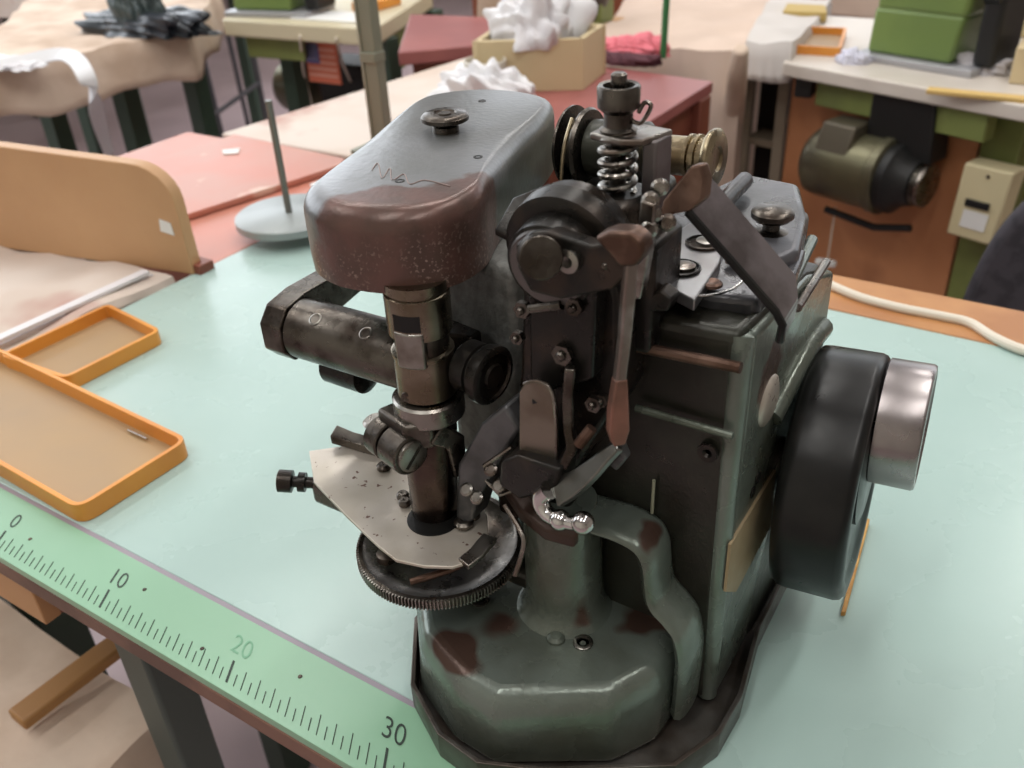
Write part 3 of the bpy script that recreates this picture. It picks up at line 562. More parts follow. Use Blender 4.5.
# --- blade
b = B(); extr(b, [(38.42,8.20,23.69), (38.46,8.40,24.27), (39.24,8.80,25.45), (39.59,8.80,25.54), (39.80,8.80,25.05), (39.85,8.60,24.43), (39.46,8.30,24.05)], (.12,.45,0)); part('blade_holder', b, BROWNM, mc, .1)
bl = [Vector((39.37,8.50,24.10)), Vector((42.46,9.50,20.57)), Vector((42.77,9.50,20.09)), Vector((42.71,9.60,19.38))]
b = B(); up = Vector((.1,1.7,.55)); 
rows = [(p, p+up*(1 if i < 2 else .75)) for i, p in enumerate(bl)]
nn = Vector((.0,-.05,.22))
v0 = [(b.verts.new(W(a)), b.verts.new(W(c)), b.verts.new(W(c-nn)), b.verts.new(W(a-nn))) for a, c in rows]
for A, C_ in zip(v0, v0[1:]):
    for k in range(4): b.faces.new((A[k], A[(k+1) % 4], C_[(k+1) % 4], C_[k]))
b.faces.new(v0[0]); b.faces.new(v0[-1][::-1])
part('spring_blade', b, mat('blade_steel', (.30,.27,.28), .35, .85, (.14,.12,.12), 30), mc)
b = B(); tube(b, [tuple(p+Vector((0,-.02,-.12))) for p in bl], .16, 8); part('blade_edge', b, BLK, mc)
b = B(); extr(b, [(38.12,7.60,20.74), (38.79,7.80,21.20), (39.26,7.80,20.91), (39.13,7.80,20.40), (38.33,7.60,20.30)], (0,.8,0)); part('small_lever', b, BLKM, mc, .1)
b = B(); lathe(b, (38.08,8.98,20.60), (.2,-.8,.5), [(0,.55),(.5,.5),(.7,.2)], 16); part('red_worn_stud', b, BROWNM, mc)
# --- rear shaft with discs

s0, s1 = Vector((29.80,17.50,22.39)), Vector((36.52,17.50,22.73)); sd = (s1-s0).normalized()
b = B(); cyl(b, s0, s1, .85, 30); part('rear_shaft', b, BRASS, mc)
b = B(); lathe(b, s0-sd*.1, sd, [(0,.6),(0,1.7),(.1,1.85),(.22,1.85),(.32,1.2),(.75,1.15),(.85,1.75),(.95,1.8),(1.1,1.7),(1.2,.9)], 40); part('shaft_disc', b, DSTEEL, mc)
b = B(); lathe(b, s0+sd*1.2, sd, [(0,1.3),(2.6,1.35),(2.8,1.2)], 30); part('shaft_hub', b, PAINTD, mc)
L_ = (s1-s0).length
b = B(); lathe(b, s1-sd*1.3, sd, [(.4,.85),(.45,.97),(.6,.97),(.65,.85),(.75,.85),(.8,.98),(.95,.98),(1.0,.8),(1.3,.8),(1.35,1.18),(1.5,1.28),(1.65,1.28),(1.75,1.15),(1.77,.55),(1.65,.45),(1.65,0)], 36); part('shaft_end_disc', b, BRASS, mc, smooth=40)
b = B(); prism(b, [(29.5,15.5),(34.3,15.5),(34.3,19.8),(29.5,19.8)], 15, 21.0); part('rear_block', b, PAINTD, mc, .4)
b = B(); tube(b, spline([tuple(s0+Vector((.55,-.9,1.6))), tuple(s0+Vector((.55,-1.8,.2))), tuple(s0+Vector((.6,-2.3,-2.5)))], 5), .1, 8); part('belt_loop', b, BRASS, mc)


# ================================================================ LOOSE THINGS ON THE MINT TABLE
CABW = mat('cream_cable', (.72,.66,.55), .5)
single('power_cable', tube(B(), spline([(32.48,54.79,0.45), (34.81,53.56,0.45), (37.29,52.63,0.40), (40.39,52.22,0.40), (43.42,52.24,0.40), (45.65,52.08,0.40), (47.67,50.45,0.40), (50.18,49.39,0.40), (54.01,49.80,0.40)], 6), .38, 10), CABW, 'cream power cable lying along the far wooden edge of the mint table', 'cable')
single('wood_strip', extr(B(), [(44.70,25.03,0.35), (44.92,25.05,0.35), (45.71,17.20,0.35), (45.50,17.08,0.35)], (0,0,-.3)), mat('yellow_raw_wood', (.62,.36,.10), .6, 0, (.45,.22,.05), 90), 'thin raw yellow wood strip on the mint table beside the black handwheel', 'wood strip', bevel=.04)
# spool stand on the red table
st = thing('spool_stand', (-18.28,43.14,2.00), 'grey spool stand with round base and thin rod on the red table', 'spool stand')
q = (-17.56,42.31,2.20)
part('stand_base', lathe(B(), (q[0],q[1],1.25), (0,0,1), [(0,5.2),(.1,5.5),(.8,5.5),(.95,5.3),(.95,0)], 48), mat('grey_painted_disc', (.33,.36,.36), .4, .2, (.28,.31,.31), 10), st, smooth=40)
part('stand_rod', cyl(B(), (q[0],q[1],1.9), (q[0],q[1],11.3+2.2), .36, 12), mat('grey_rod', (.20,.20,.18), .4, .6), st)

# ================================================================ BACKGROUND: helpers
def table_frame(root, pts, zt, m, r=2.0, inset_=.12):
    cx = sum(p[0] for p in pts)/len(pts); cy = sum(p[1] for p in pts)/len(pts)
    for p in pts:
        x = p[0]+(cx-p[0])*inset_; y = p[1]+(cy-p[1])*inset_
        part('leg', box(B(), x-r, x+r, y-r, y+r, -75, zt), m, root, .2)
def cloth(corners, zt, drop, seed, nfold=9, amp=2.0, th=.5, sub=14, drops=None):
    """cloth over a table top: corners in order; the skirt falls by drop with folds"""
    rnd = random.Random(seed); b = B(); P = [Vector((c[0], c[1], zt)) for c in corners]
    ph = [rnd.uniform(0, 6) for _ in range(8)]
    def hump(x, y): return .5*math.sin(x*.11+ph[0])*math.sin(y*.09+ph[1])+.35*math.sin(x*.23+y*.17+ph[2])+.2*math.sin(y*.41-x*.2+ph[5])+.35*abs(math.sin(x*.31-y*.13+ph[6]))+.22*math.sin(x*.63+y*.5+ph[7])
    n = sub; g = []
    for i in range(n+1):
        row = []
        for j in range(n+1):
            u, v = i/n, j/n; q = P[0]*(1-u)*(1-v)+P[1]*u*(1-v)+P[2]*u*v+P[3]*(1-u)*v
            row.append(b.verts.new(W((q.x, q.y, q.z+.9+hump(q.x, q.y)))))
        g.append(row)
    for i in range(n):
        for j in range(n): b.faces.new((g[i][j], g[i+1][j], g[i+1][j+1], g[i][j+1]))
    loop = [g[i][0] for i in range(n)]+[g[n][j] for j in range(n)]+[g[i][n] for i in range(n, 0, -1)]+[g[0][j] for j in range(n, 0, -1)]
    cx = sum(p.x for p in P)/4; cy = sum(p.y for p in P)/4; m = len(loop); prev = loop
    for s in range(1, 6):
        cur = []
        for k, v in enumerate(loop):
            o = Vector((v.co.x*100-cx, v.co.y*100-cy)); o.normalize(); f = s/5; side = k//n
            dr = (drops[side] if drops else drop)*(1+.06*math.sin(k*.5+ph[3]))
            w = amp*f*(.6+.4*math.sin(k*2*PI*nfold/m*2+ph[4]))+.5
            cur.append(b.verts.new(v.co+Vector((o.x*w*.01, o.y*w*.01, -dr*f*.01))))
        for k in range(m): b.faces.new((prev[k], prev[(k+1) % m], cur[(k+1) % m], cur[k]))
        prev = cur
    return b
def solidify(o, t):
    s = o.modifiers.new('thickness', 'SOLIDIFY'); s.thickness = t*.01; s.offset = 0; return o
BEIGE = mat('beige_cotton', (.70,.56,.45), .9, 0, (.55,.41,.31), 9, .4, .6, .6, 25)
BEIGE2 = mat('pale_cotton', (.68,.60,.54), .9, 0, (.60,.48,.40), 5, .4, .65, .15, 60, c3=(.50,.30,.26), s3=9, lo3=.60, hi3=.75)
GLEG = mat('dark_green_leg', (.035,.065,.045), .5)
REDT = mat('red_orange_top', (.54,.20,.14), .42, 0, (.50,.23,.17), 9, .4, .6, .03, 100, c3=(.66,.45,.36), s3=14, lo3=.66, hi3=.72)
REDR = mat('brick_red_top', (.36,.12,.11), .4, 0, (.31,.10,.095), 6)
REDB = mat('brown_board', (.23,.07,.04), .5, 0, (.18,.05,.03), 6)
PLY = mat('tan_plywood', (.58,.35,.18), .5, 0, (.52,.30,.15), 5, .4, .6, .02, 80)
MGREEN = mat('apple_green_enamel', (.165,.24,.065), .35, 0, (.14,.21,.06), 6)
OLIVE = mat('olive_green_rail', (.20,.24,.07), .5, 0, (.16,.19,.06), 8)
CREAMT = mat('cream_laminate', (.66,.60,.54), .4, 0, (.58,.52,.46), 5)
DARK = mat('dark_machinery', (.02,.02,.02), .45, .4)
MOTOR = mat('olive_grey_motor', (.16,.15,.09), .35, .6, (.10,.09,.06), 12)

# left neighbour: pale bench top level with the mint table, plywood panel, white slats
tb = thing('bench', (-45, 20, -75), 'bench spread with crumpled pale cloth left of the mint table', 'bench')
pts = [(-75,-1),(-19.6,7),(-19.6,29),(-75,24)]
part('bench_top', prism(B(), pts, -3.4, -.9), PLY, tb, .2); table_frame(tb, pts, -3.4, GLEG, 2, .08)
o = single('bench_cloth', cloth([(-74,-.5),(-20.6,7),(-20.6,28.5),(-74,24)], -1.1, 8, 3, amp=.6, sub=24, drops=[1,1,1,8]), BEIGE2, 'crumpled pale cotton cloth covering the bench at the left of the photo', 'cloth'); solidify(o, .2)
for i, (a, c, dz) in enumerate((((-21.95,11.73,0.60), (-21.74,27.69,0.60), .5), ((-21.48,11.71,1.30), (-21.42,27.16,1.20), .4))):
    single('white_lath', ribbon(B(), [a, c], .5, (0,0,1), .35), mat('white_slat_paint', (.74,.72,.74), .5), ('nearer' if i == 0 else 'farther')+' of two thin white slats lying on the edge of the pale bench', 'slat', 'white slats on the bench', bevel=.05)
pa = Vector((-44.5,25.0,0)); pb = Vector((-18.7,30.2,0)); ux = (pb-pa).normalized(); nn = Vector((ux.y,-ux.x,0)); Lp = (pb-pa).length
zl, zk = 11.21, 10.51
out = [(-12,0),(Lp,0),(Lp-.2,zk-3.4)]+[(Lp-.2-4.2*(1-math.cos(t*PI/12)), zk-3.4+3.4*math.sin(t*PI/12)) for t in range(1,7)]+[(0,zl),(-12,zl)]
pn = thing('plywood_panel', tuple(pa), 'upright tan plywood panel with rounded corner at left, behind the orange trays', 'panel')
part('board', extr(B(), [tuple(pa+ux*s+Vector((0,0,z))) for s, z in out], tuple(nn*-1.4)), PLY, pn, .12)
q = pa+ux*(Lp-2.6)+nn*.02; part('paper_scrap', extr(B(), [tuple(q+ux*s+Vector((0,0,z+4.2))) for s, z in ((0,0),(1.5,-.3),(1.4,.9),(.2,1.2))], tuple(nn*.06)), mat('white_paper', (.8,.8,.78), .8), pn)
part('foot_block', box(B(), -20.0,-18.0,30.4,32.2,-.05,.9), REDB, pn, .1)

# red side table with a raised board
rt = thing('side_table', (-38, 48, -75), 'red orange side table joined to the left of the mint table', 'table')
pts = [(-58,31.8),(-19.15,31.6),(-19.15,63),(-58,63)]
part('table_top', prism(B(), pts, -3, -.1), REDT, rt, .2); table_frame(rt, pts, -3, GLEG, 2, .1)
single('red_board', extr(B(), [(-51.07,43.02,0.70), (-48.32,63.12,0.70), (-27.51,61.54,0.70), (-25.96,59.78,0.70), (-30.41,39.69,0.70), (-33.27,38.96,0.70)], (0,0,-.7)), REDT, 'flat red orange board lying on the far half of the red side table', 'board', bevel=.12)
single('paper_tag', extr(B(), [(-44.09,57.00,0.85), (-42.50,58.61,0.85), (-41.15,57.00,0.85), (-42.55,55.94,0.85)], (0,0,-.1)), MATS['white_paper'], 'small white paper tag on the red orange board', 'paper')
single('folded_paper', extr(B(), [(-25.13,53.07,0.50), (-24.73,57.81,0.50), (-22.26,55.90,0.50), (-23.08,51.87,0.50)], (0,0,-.4)), MATS['white_paper'], 'folded white paper on the red side table beside the brown arm cover', 'paper')

# long pale table with metal post
lt = thing('long_table', (-38, 95, -75), 'long pale stained table behind the red side table', 'table')
pts = [(-52.5,64.2),(-24,64.2),(-24,119),(-46,119)]
part('table_top', prism(B(), pts, -4, 0), BEIGE2, lt, .3); table_frame(lt, pts, -4, GLEG, 2, .1)
q = (-26.30,67.89,0.00)
po = thing('metal_post', q, 'grey square metal post standing on the long pale table', 'post')
x_, y_ = q[0], q[1]
part('upright', box(B(), x_-.8, x_+1.2, y_-.8, y_+.8, .0, 55), mat('grey_post_paint', (.24,.25,.19), .45, .3), po, .15)
part('upright_channel', box(B(), x_-1.1, x_-.8, y_-1.0, y_+.8, 0, 55), mat('grey_channel', (.36,.36,.28), .45, .3), po, .05)
part('clamp_block', box(B(), x_-1.15, x_+1.3, y_-1.1, y_+.9, 11, 12.2), MATS['grey_post_paint'], po, .1)
part('foot_plate', box(B(), x_-3, x_+3, y_-3, y_+3, 0, .5), MATS['grey_post_paint'], po, .1)

# red brown table behind the spring tower
rr_ = thing('brown_red_table', (-10, 95, -75), 'brick red table with brown side panel behind the machine', 'table')
c1, c2 = Vector((-0.78,114.92,0.00)), Vector((-0.65,96.99,0.00)); dn = (c2-c1)*1.9
pts = [tuple((c1+dn)[:2]), tuple(c1[:2]), (-24.47,118.12,0.00)[:2], (-23.5,113), (-23.5,66)]
part('table_top', prism(B(), pts, -1.6, .1), REDR, rr_, .15)
e = Vector((-1.2,0,0)); part('side_panel', extr(B(), [tuple(c1+e+Vector((0,-1,-1.6))), tuple(c1+dn+e+Vector((0,1,-1.6))), tuple(c1+dn+e+Vector((0,1,-40))), tuple(c1+e+Vector((0,-1,-40)))], (-1.5,0,0)), REDB, rr_, .1)
table_frame(rr_, pts[:3]+[pts[4]], -1.6, REDB, 2, .15)
# fabric scraps, box and pot on the pale table
def heap(cx, cy, z0, rx, ry, h, seed, n=40, ring=None):
    """crumpled cloth heap: many folded lobes over one dome"""
    b = B(); rnd = random.Random(seed); bmesh.ops.create_icosphere(b, subdivisions=5, radius=1.0)
    C_ = [(Vector((rnd.uniform(-1,1), rnd.uniform(-1,1), rnd.uniform(-.1,1))).normalized(), rnd.uniform(.2,.5), rnd.uniform(.08,.3)) for _ in range(n)]
    for v in b.verts:
        d = v.co.normalized(); k = 1.0
        for c, w, a in C_:
            t = (d-c).length/w
            if t < 1: k += a*(1-t*t)**2
        k += .05*math.sin(d.x*19+d.y*7)+.05*math.sin(d.y*23+d.z*11)
        p = Vector((d.x*rx, d.y*ry, max(-.02, d.z)*h))*k*.85
        v.co = W((cx+p.x, cy+p.y, z0+p.z))
    return b
WHC = mat('white_offcuts', (.78,.78,.80), .85, 0, (.68,.66,.68), 12)
bx = thing('wooden_crate', (-20, 104, 0), 'cream wooden crate holding white fabric offcuts on the long pale table', 'crate')
CR = mat('cream_crate', (.62,.50,.30), .7)
a0, a1, a2, a3 = (-31,95.5), (-16.5,103), (-18.5,114), (-34,106)
for p0, p1 in ((a0,a1),(a1,a2),(a2,a3),(a3,a0)):
    u = (Vector(p1)-Vector(p0)).normalized(); nv = Vector((-u.y, u.x))
    part('side', extr(B(), [(p0[0],p0[1],.1),(p1[0],p1[1],.1),(p1[0],p1[1],7.5),(p0[0],p0[1],7.5)], (nv.x*.9, nv.y*.9, 0)), CR, bx, .08)
part('crate_bottom', prism(B(), inset([a0,a1,a2,a3], 1), .1, .9), CR, bx)
single('fabric_offcuts', heap(-26, 104.0, 6.2, 7.2, 5.2, 7.5, 5, 50), WHC, 'tall crumpled heap of white fabric offcuts in the cream crate', 'fabric', kind='stuff')
single('fabric_offcuts', heap(-24.5, 90.0, .1, 8.5, 5.0, 6.2, 9, 50), WHC, 'low heap of white fabric offcuts in front of the cream crate', 'fabric', kind='stuff')
q = (-28.54,94.97,0.00)
single('storage_pot', lathe(B(), (q[0],q[1],.05), (0,0,1), [(0,2.8),(5.2,3.2),(5.3,3.0),(.4,2.5),(.4,0)], 28), mat('translucent_plastic', (.62,.58,.50), .4), 'off white plastic pot beside the white offcuts', 'pot', bevel=.05)

# left background: cloth covered table with black bag, strap
lc = thing('workbench', (-120, 100, -75), 'cloth covered workbench in the left background', 'table')
A_, B_, C_, D_ = (-127.46,65.97,0.00), (-114.00,110.01,0.00), (-149.59,151.33,0.00), (-222.36,155.32,0.00)
pts = [A_[:2], B_[:2], C_[:2], D_[:2]]
part('table_top', prism(B(), inset(pts, 2), -3, -.4), PLY, lc, .2)
for q in ((-124.92,97.30,-10.00), (-121.42,113.86,-10.00), (-138.67,87.44,-10.00), (-167.73,114.39,-10.00)):
    part('leg', box(B(), q[0]-11, q[0]-6.5, q[1]+7, q[1]+11, -75, -3), GLEG, lc, .2)
part('cross_rail', box(B(), (-187.99,107.50,-20.00)[0]-20, (-163.32,122.78,-20.00)[0]+15, (-172.27,114.00,-20.00)[1]+6, (-172.27,114.00,-20.00)[1]+8, -52, -48), GLEG, lc, .1)
o = single('table_cloth', cloth(pts, -.5, 9, 11, amp=1.2, nfold=5, sub=22), BEIGE, 'beige cotton cloth draped over the workbench in the left background', 'cloth'); solidify(o, .3)
BAG = mat('black_bag_plastic', (.012,.016,.02), .3, 0, (.03,.035,.045), 14)
q = (-122.09,108.20,1.00)
b = heap(q[0], q[1], 1, 19, 8, 4.6, 21, 30); single('black_bag', b, BAG, 'crumpled black plastic bag lying on the cloth covered workbench', 'bag')
q = (-120.51,102.12,3.00); single('black_pouch', heap(q[0]-2, q[1]+5, 2.8, 6, 5, 10, 23, 20), mat('dark_grey_pouch', (.05,.07,.07), .4), 'dark grey upright pouch resting against the crumpled black bag', 'pouch')
single('white_strap', ribbon(B(), spline([(-121.09,72.26,1.60), (-119.15,77.92,1.60), (-114.97,81.69,2.20), (-106.42,79.61,2.60), (-98.65,75.96,1.00), (-100.80,77.43,-4.00), (-112.45,84.77,-12.00), (-119.85,89.70,-20.00)], 5), 1.5, (.35,-.5,.8), .3), mat('white_webbing', (.72,.72,.74), .7), 'white strap trailing over the edge of the beige cloth workbench', 'strap')
single('white_cloth', heap((-122.67,77.73,1.00)[0], (-122.67,77.73,1.00)[1], .6, 9, 5, 1.2, 31, 16), WHC, 'flat white cloth under the strap on the cloth covered workbench', 'cloth')
# far left table
ft = thing('far_table', (-230, 190, -75), 'pinkish covered table at the far top left', 'table')
pts = [(-345,150),(-215,165),(-235,240),(-380,225)]
part('table_top', prism(B(), pts, -14, -.2), BEIGE2, ft, .5); table_frame(ft, pts, -14, GLEG, 2.5, .08)
single('olive_case', box(B(), -262,-235,195,212,.1,16), mat('olive_case_paint', (.10,.10,.05), .5), 'dark olive case on the far pinkish table at top left', 'case', bevel=1)

# left sewing machine station
ms = thing('sewing_station', (-90, 130, -75), 'cream topped sewing station in the left background with olive rail', 'table')
pts = [(-120.79,126.49,0.00)[:2], (-79.16,129.25,0.00)[:2], (-94.80,169.86,0.00)[:2], (-158.20,190.42,0.00)[:2]]
part('table_top', prism(B(), pts, -3.6, 0), mat('cream_yellow_laminate', (.62,.55,.38), .45), ms, .4)
part('rail', extr(B(), [(-117.93,129.70,-3.60), (-101.59,130.98,-3.60), (-109.95,141.74,-3.60), (-128.54,143.00,-3.60)], (0,0,-5)), OLIVE, ms, .2)
part('side_rail', extr(B(), [(-84.32,137.05,-3.60), (-93.05,162.19,-3.60), (-97.78,165.98,-3.60), (-88.39,139.94,-3.60)], (0,0,-9)), OLIVE, ms, .2)
for q in ((-114.66,131.41,-5.00), (-83.87,130.00,-5.00), (-93.74,159.75,-5.00), (-123.21,152.62,-5.00)):
    part('leg', box(B(), q[0]-2, q[0]+2, q[1]+6, q[1]+10, -75, -3.6), GLEG, ms, .2)
mq = Vector((-132.80,155.01,-24.00)); mo = part('motor', lathe(B(), mq+Vector((-8,5,0)), (1,.15,0), [(0,3),(.5,5.5),(2,6.5),(10,6.5),(12,5.5),(12.5,2)], 32), MOTOR, ms, smooth=40)
part('motor_cap', box(B(), mq.x-3, mq.x+5, mq.y+2, mq.y+9, -18, -8), DARK, ms, .8)
part('drive_housing', box(B(), mq.x+8, mq.x+24, mq.y+2, mq.y+14, -30, -16), DARK, ms, 1)
part('treadle_guard', box(B(), mq.x+6, mq.x+18, mq.y-1, mq.y+6, -36, -28), OLIVE, ms, 1)
# board with a flag sticker
fp = [(-105.20,134.76,-5.00), (-95.76,134.87,-5.00)]; f0 = Vector((fp[0][0], fp[0][1], -5)); fu = (Vector(fp[1])-Vector(fp[0])).normalized(); fw_ = (Vector(fp[1])-Vector(fp[0])).length
def fpt(s, z, d=0): v = f0+fu*s*fw_; return (v.x, v.y-d, -5-z)
fb = thing('flag_sign', tuple(f0), 'small orange red sign with a striped flag under the cream sewing station', 'sign')
part('backing', extr(B(), [fpt(0,0), fpt(1,0), fpt(1,9.0), fpt(0,9.0)], (0,.5,0)), mat('orange_red_card', (.62,.16,.09), .6), fb)
part('stripes', (lambda b: [extr(b, [fpt(.05,z,.1), fpt(.95,z,.1), fpt(.95,z+.6,.1), fpt(.05,z+.6,.1)], (0,.08,0)) for z in (1.4,2.8,4.2,5.6,7.0)] and b)(B()), mat('pale_pink_stripe', (.72,.36,.28), .6), fb)
part('canton', extr(B(), [fpt(.03,.5,.22), fpt(.45,.5,.22), fpt(.45,4.8,.22), fpt(.03,4.8,.22)], (0,.08,0)), mat('flag_blue', (.12,.13,.32), .6), fb)
part('stars', (lambda b: [lathe(b, fpt(.08+.09*i, 1.0+.9*j, .26), (0,-1,0), [(0,.2),(.05,.18)], 5) for i in range(4) for j in range(4)] and b)(B()), MATS['white_paper'], fb)
for i, (a, c) in enumerate((((-97.32,126.28,-2.00), (-129.97,159.02,-30.00)), ((-88.19,127.40,-2.00), (-121.91,167.78,-26.00)))):
    single('thread_cord', tube(B(), [a, (a[0]*.6+c[0]*.4, a[1]*.6+c[1]*.4-1, a[2]*.6+c[2]*.4), c], .3, 6), CABW, ('left' if i == 0 else 'right')+' pale cord hanging from the cream sewing station beside the flag sign', 'cord', 'cords by the flag sign')
def green_machine(loc, rot, s, label):
    """industrial machine head: base plate, column, arm, needle head, hand wheel"""
    r = thing('green_sewing_machine', loc, label, 'sewing machine', 'apple green sewing machines')
    cr, sr = math.cos(rot), math.sin(rot)
    T = lambda x, y, z: (loc[0]+s*(x*cr-y*sr), loc[1]+s*(x*sr+y*cr), loc[2]+s*z)
    def pz_(pts, z0, z1, top=None): b = B(); t = top or pts; return poly(b, [T(x, y, z1) for x, y in t], [T(x, y, z0) for x, y in pts])
    part('base_plate', pz_([(-12,-7),(13,-7),(13,8),(-12,8)], 0, 1.4), mat('grey_machine_bed', (.40,.40,.42), .4, .4), r, .2)
    part('base', pz_([(-10.2,-5.0),(7.5,-5.0),(7.5,6),(-10.2,6)], 1.4, 10, [(-10,-4.6),(8.5,-4.6),(8.5,5.5),(-10,5.5)]), MGREEN, r, .6)
    part('column', pz_([(-9.9,-4.55),(8.6,-4.55),(8.6,5),(-9.9,5)], 9.5, 22, [(-9.5,-4.2),(10.4,-4.2),(10.4,4.5),(-9.5,4.5)]), MGREEN, r, .8)
    part('arm', pz_([(-16,-3),(10,-3.5),(10,4),(-16,3.5)], 21.5, 29), MGREEN, r, 1.2)
    part('needle_head', pz_([(-18,-3.2),(-12.5,-3.2),(-12.5,3.6),(-18,3.6)], 12, 28), DARK, r, .6)
    part('hand_wheel', lathe(B(), T(10.8,0,17), (cr,sr,0), [(0,2),(.3,6*s),(3.4*s,6*s),(3.8*s,5*s),(3.8*s,0)], 36), BLK, r)
    part('drive_cover', pz_([(11,-4),(15,-4),(15.5,5),(11,5)], 1.4, 24), DARK, r, .8)
    part('badge', lathe(B(), T(3.6,-4.5,15.6), (sr,-cr,0), [(-.3,1.7*s),(.25,1.6*s),(.3,0)], 24), mat('pale_badge', (.62,.62,.50), .4), r)
    part('thread_post', cyl(B(), T(-4,0,28), T(-4,0,40), .4, 10), STEEL, r)
    return r
q = Vector((-113.23,131.33,0.00)); green_machine((q.x, q.y+5, 0), .2, .85, 'apple green sewing machine on the cream station in the left background')
single('white_paper_sheet', extr(B(), [(-104.52,131.26,0.30), (-86.33,132.69,0.30), (-90.13,141.77,0.30), (-105.06,140.73,0.30)], (0,0,-.25)), MATS['white_paper'], 'white paper sheet on the cream topped sewing station', 'paper')
single('orange_tray', box(B(), (-96.70,142.65,0.00)[0], (-91.23,149.31,0.00)[0], (-96.70,142.65,0.00)[1], (-96.70,142.65,0.00)[1]+11, .05, 2), ORG, 'orange tray at the back of the cream sewing station', 'tray', bevel=.3)
# metal chair frame between
cf = thing('metal_chair', (-130, 150, -75), 'thin dark metal chair frame on the pinkish floor behind the long pale table', 'chair')
LEGM = mat('grey_tube', (.10,.10,.11), .4, .6)
qs = [Vector((-201.21,185.44,-50.00)), Vector((-195.41,173.44,-48.00)), Vector((-195.08,200.92,-50.00)), Vector((-228.88,221.12,-50.00))]
for q in qs: part('leg', cyl(B(), (q.x,q.y,-75), (q.x-2,q.y,-20), .9, 10), LEGM, cf)
part('rail', tube(B(), [(qs[1].x-1,qs[1].y,-45), (qs[2].x-1,qs[2].y,-38)], .8, 8), LEGM, cf)
part('seat', prism(B(), [(qs[0].x-6,qs[0].y-3),(qs[2].x+2,qs[2].y-3),(qs[3].x+4,qs[3].y+5),(qs[0].x-12,qs[0].y+14)], -20.5, -18.5), mat('white_seat', (.62,.58,.58), .5), cf, .4)
# brown red desk far middle
dk = thing('far_desk', (-70, 175, -75), 'reddish brown desk in the middle distance above the arm cover', 'desk')
pts = [(-60.84,114.08,0.00)[:2], (-48.02,125.70,0.00)[:2], (-56.29,148.62,0.00)[:2], (-82.09,144.88,0.00)[:2]]
part('desk_top', prism(B(), pts, -2.5, 0), REDR, dk, .3)
part('desk_body', prism(B(), inset(pts, 4), -60, -2.6), REDB, dk, .2)
single('far_cloth_table', cloth([(-78,165),(-52,178),(-62,200),(-92,190)], 0, 24, 41, amp=1.5), BEIGE, 'low draped beige cloth table just right of the grey metal post', 'table')
cbn = thing('wooden_cabinet', (-40, 215, -75), 'reddish wooden cabinet at the top middle background', 'cabinet')
pts = [(-108,205),(-52,215),(-56,240),(-112,228)]
part('carcass', prism(B(), pts, -75, 25), mat('mahogany_panel', (.30,.09,.045), .5, 0, (.24,.07,.035), 4), cbn, .3)
part('door', extr(B(), [(-104,205.3,-70),(-81,209.4,-70),(-81,209.4,20),(-104,205.3,20)], (.1,-.8,0)), MATS['mahogany_panel'], cbn, .1)
part('door', extr(B(), [(-79,209.8,-70),(-56,213.9,-70),(-56,213.9,20),(-79,209.8,20)], (.1,-.8,0)), MATS['mahogany_panel'], cbn, .1)
mt = thing('dark_machine', (-25, 165, 0), 'dark rounded machine head behind the white offcuts', 'machine')
q = Vector((-37.13,142.55,0.00)); q = q+Vector((-4,2,0)); part('housing', lathe(B(), (q.x-1,q.y+4,0), (0,0,1), [(0,3.5),(1,5),(6,6.2),(12,6),(16,4),(17,0)], 30), mat('brown_black_metal', (.06,.045,.04), .35, .5), mt, smooth=50)
part('side_column', box(B(), q.x+1,q.x+4.5,q.y+2,q.y+8,0,22), OLIVE, mt, .5)
part('wood_column', box(B(), q.x-14,q.x-7.5,q.y+2,q.y+8,0,22), PLY, mt, .5)
wt = thing('wooden_stand', (-35, 168, -75), 'wooden stand carrying the dark rounded machine head', 'stand')
pts = [(q.x-18,q.y-2),(q.x+5,q.y-2),(q.x+5,q.y+12),(q.x-18,q.y+12)]
part('stand_top', prism(B(), pts, -3, -.02), PLY, wt, .2); table_frame(wt, pts, -3, REDB, 2, .1)

# right: cloth draped tables
c_t = thing('draped_table', (0, 140, -75), 'table under the pinkish cloth at upper right', 'table')
pts = [(-30.34,133.80,0.00)[:2], (-3.76,135.09,0.00)[:2], (-19.37,215.40,0.00)[:2], (-56.80,206.11,0.00)[:2]]
part('table_top', prism(B(), inset(pts, 3), -4, -1.2), PLY, c_t, .2); table_frame(c_t, [Vector(p) for p in inset(pts, 4)], -4, REDB, 2, .1)
PINKC = mat('pinkish_cotton', (.66,.52,.43), .9, 0, (.56,.43,.35), 4, .4, .65, .2, 50)
o = single('table_cloth', cloth(pts, -1.0, 42, 17, amp=3.2, nfold=8, sub=24), PINKC, 'pinkish cotton cloth hanging in folds over the table at upper right', 'cloth'); solidify(o, .3)
b = B(); tube(b, spline([(-0.30,124.65,3.00), (-2.00,128.82,-3.00), (-6.30,140.27,-14.00), (-13.14,159.53,-36.00)], 5), 2.1, 14, rr=[1.2+.09*i for i in range(16)]); single('hanging_cloth_roll', b, BEIGE, 'long beige cloth roll hanging beside the orange panel', 'cloth', bevel=.5)
o = single('white_cloth', cloth([(-3.14,135.31,0.00)[:2], (5.30,132.36,0.00)[:2], (-1.24,177.14,0.00)[:2], (-13.36,176.83,0.00)[:2]], .5, 6, 19, amp=.6, sub=12), mat('white_sheet_cloth', (.60,.56,.53), .85), 'whitish cloth over the table corner left of the orange panel', 'cloth'); solidify(o, .25)
sh = thing('open_shelf', (5, 150, -75), 'dark open shelf standing under the whitish cloth', 'shelf')
q0, q1 = Vector((-3.74,138.40,-2.00)), Vector((3.19,136.45,-2.00))
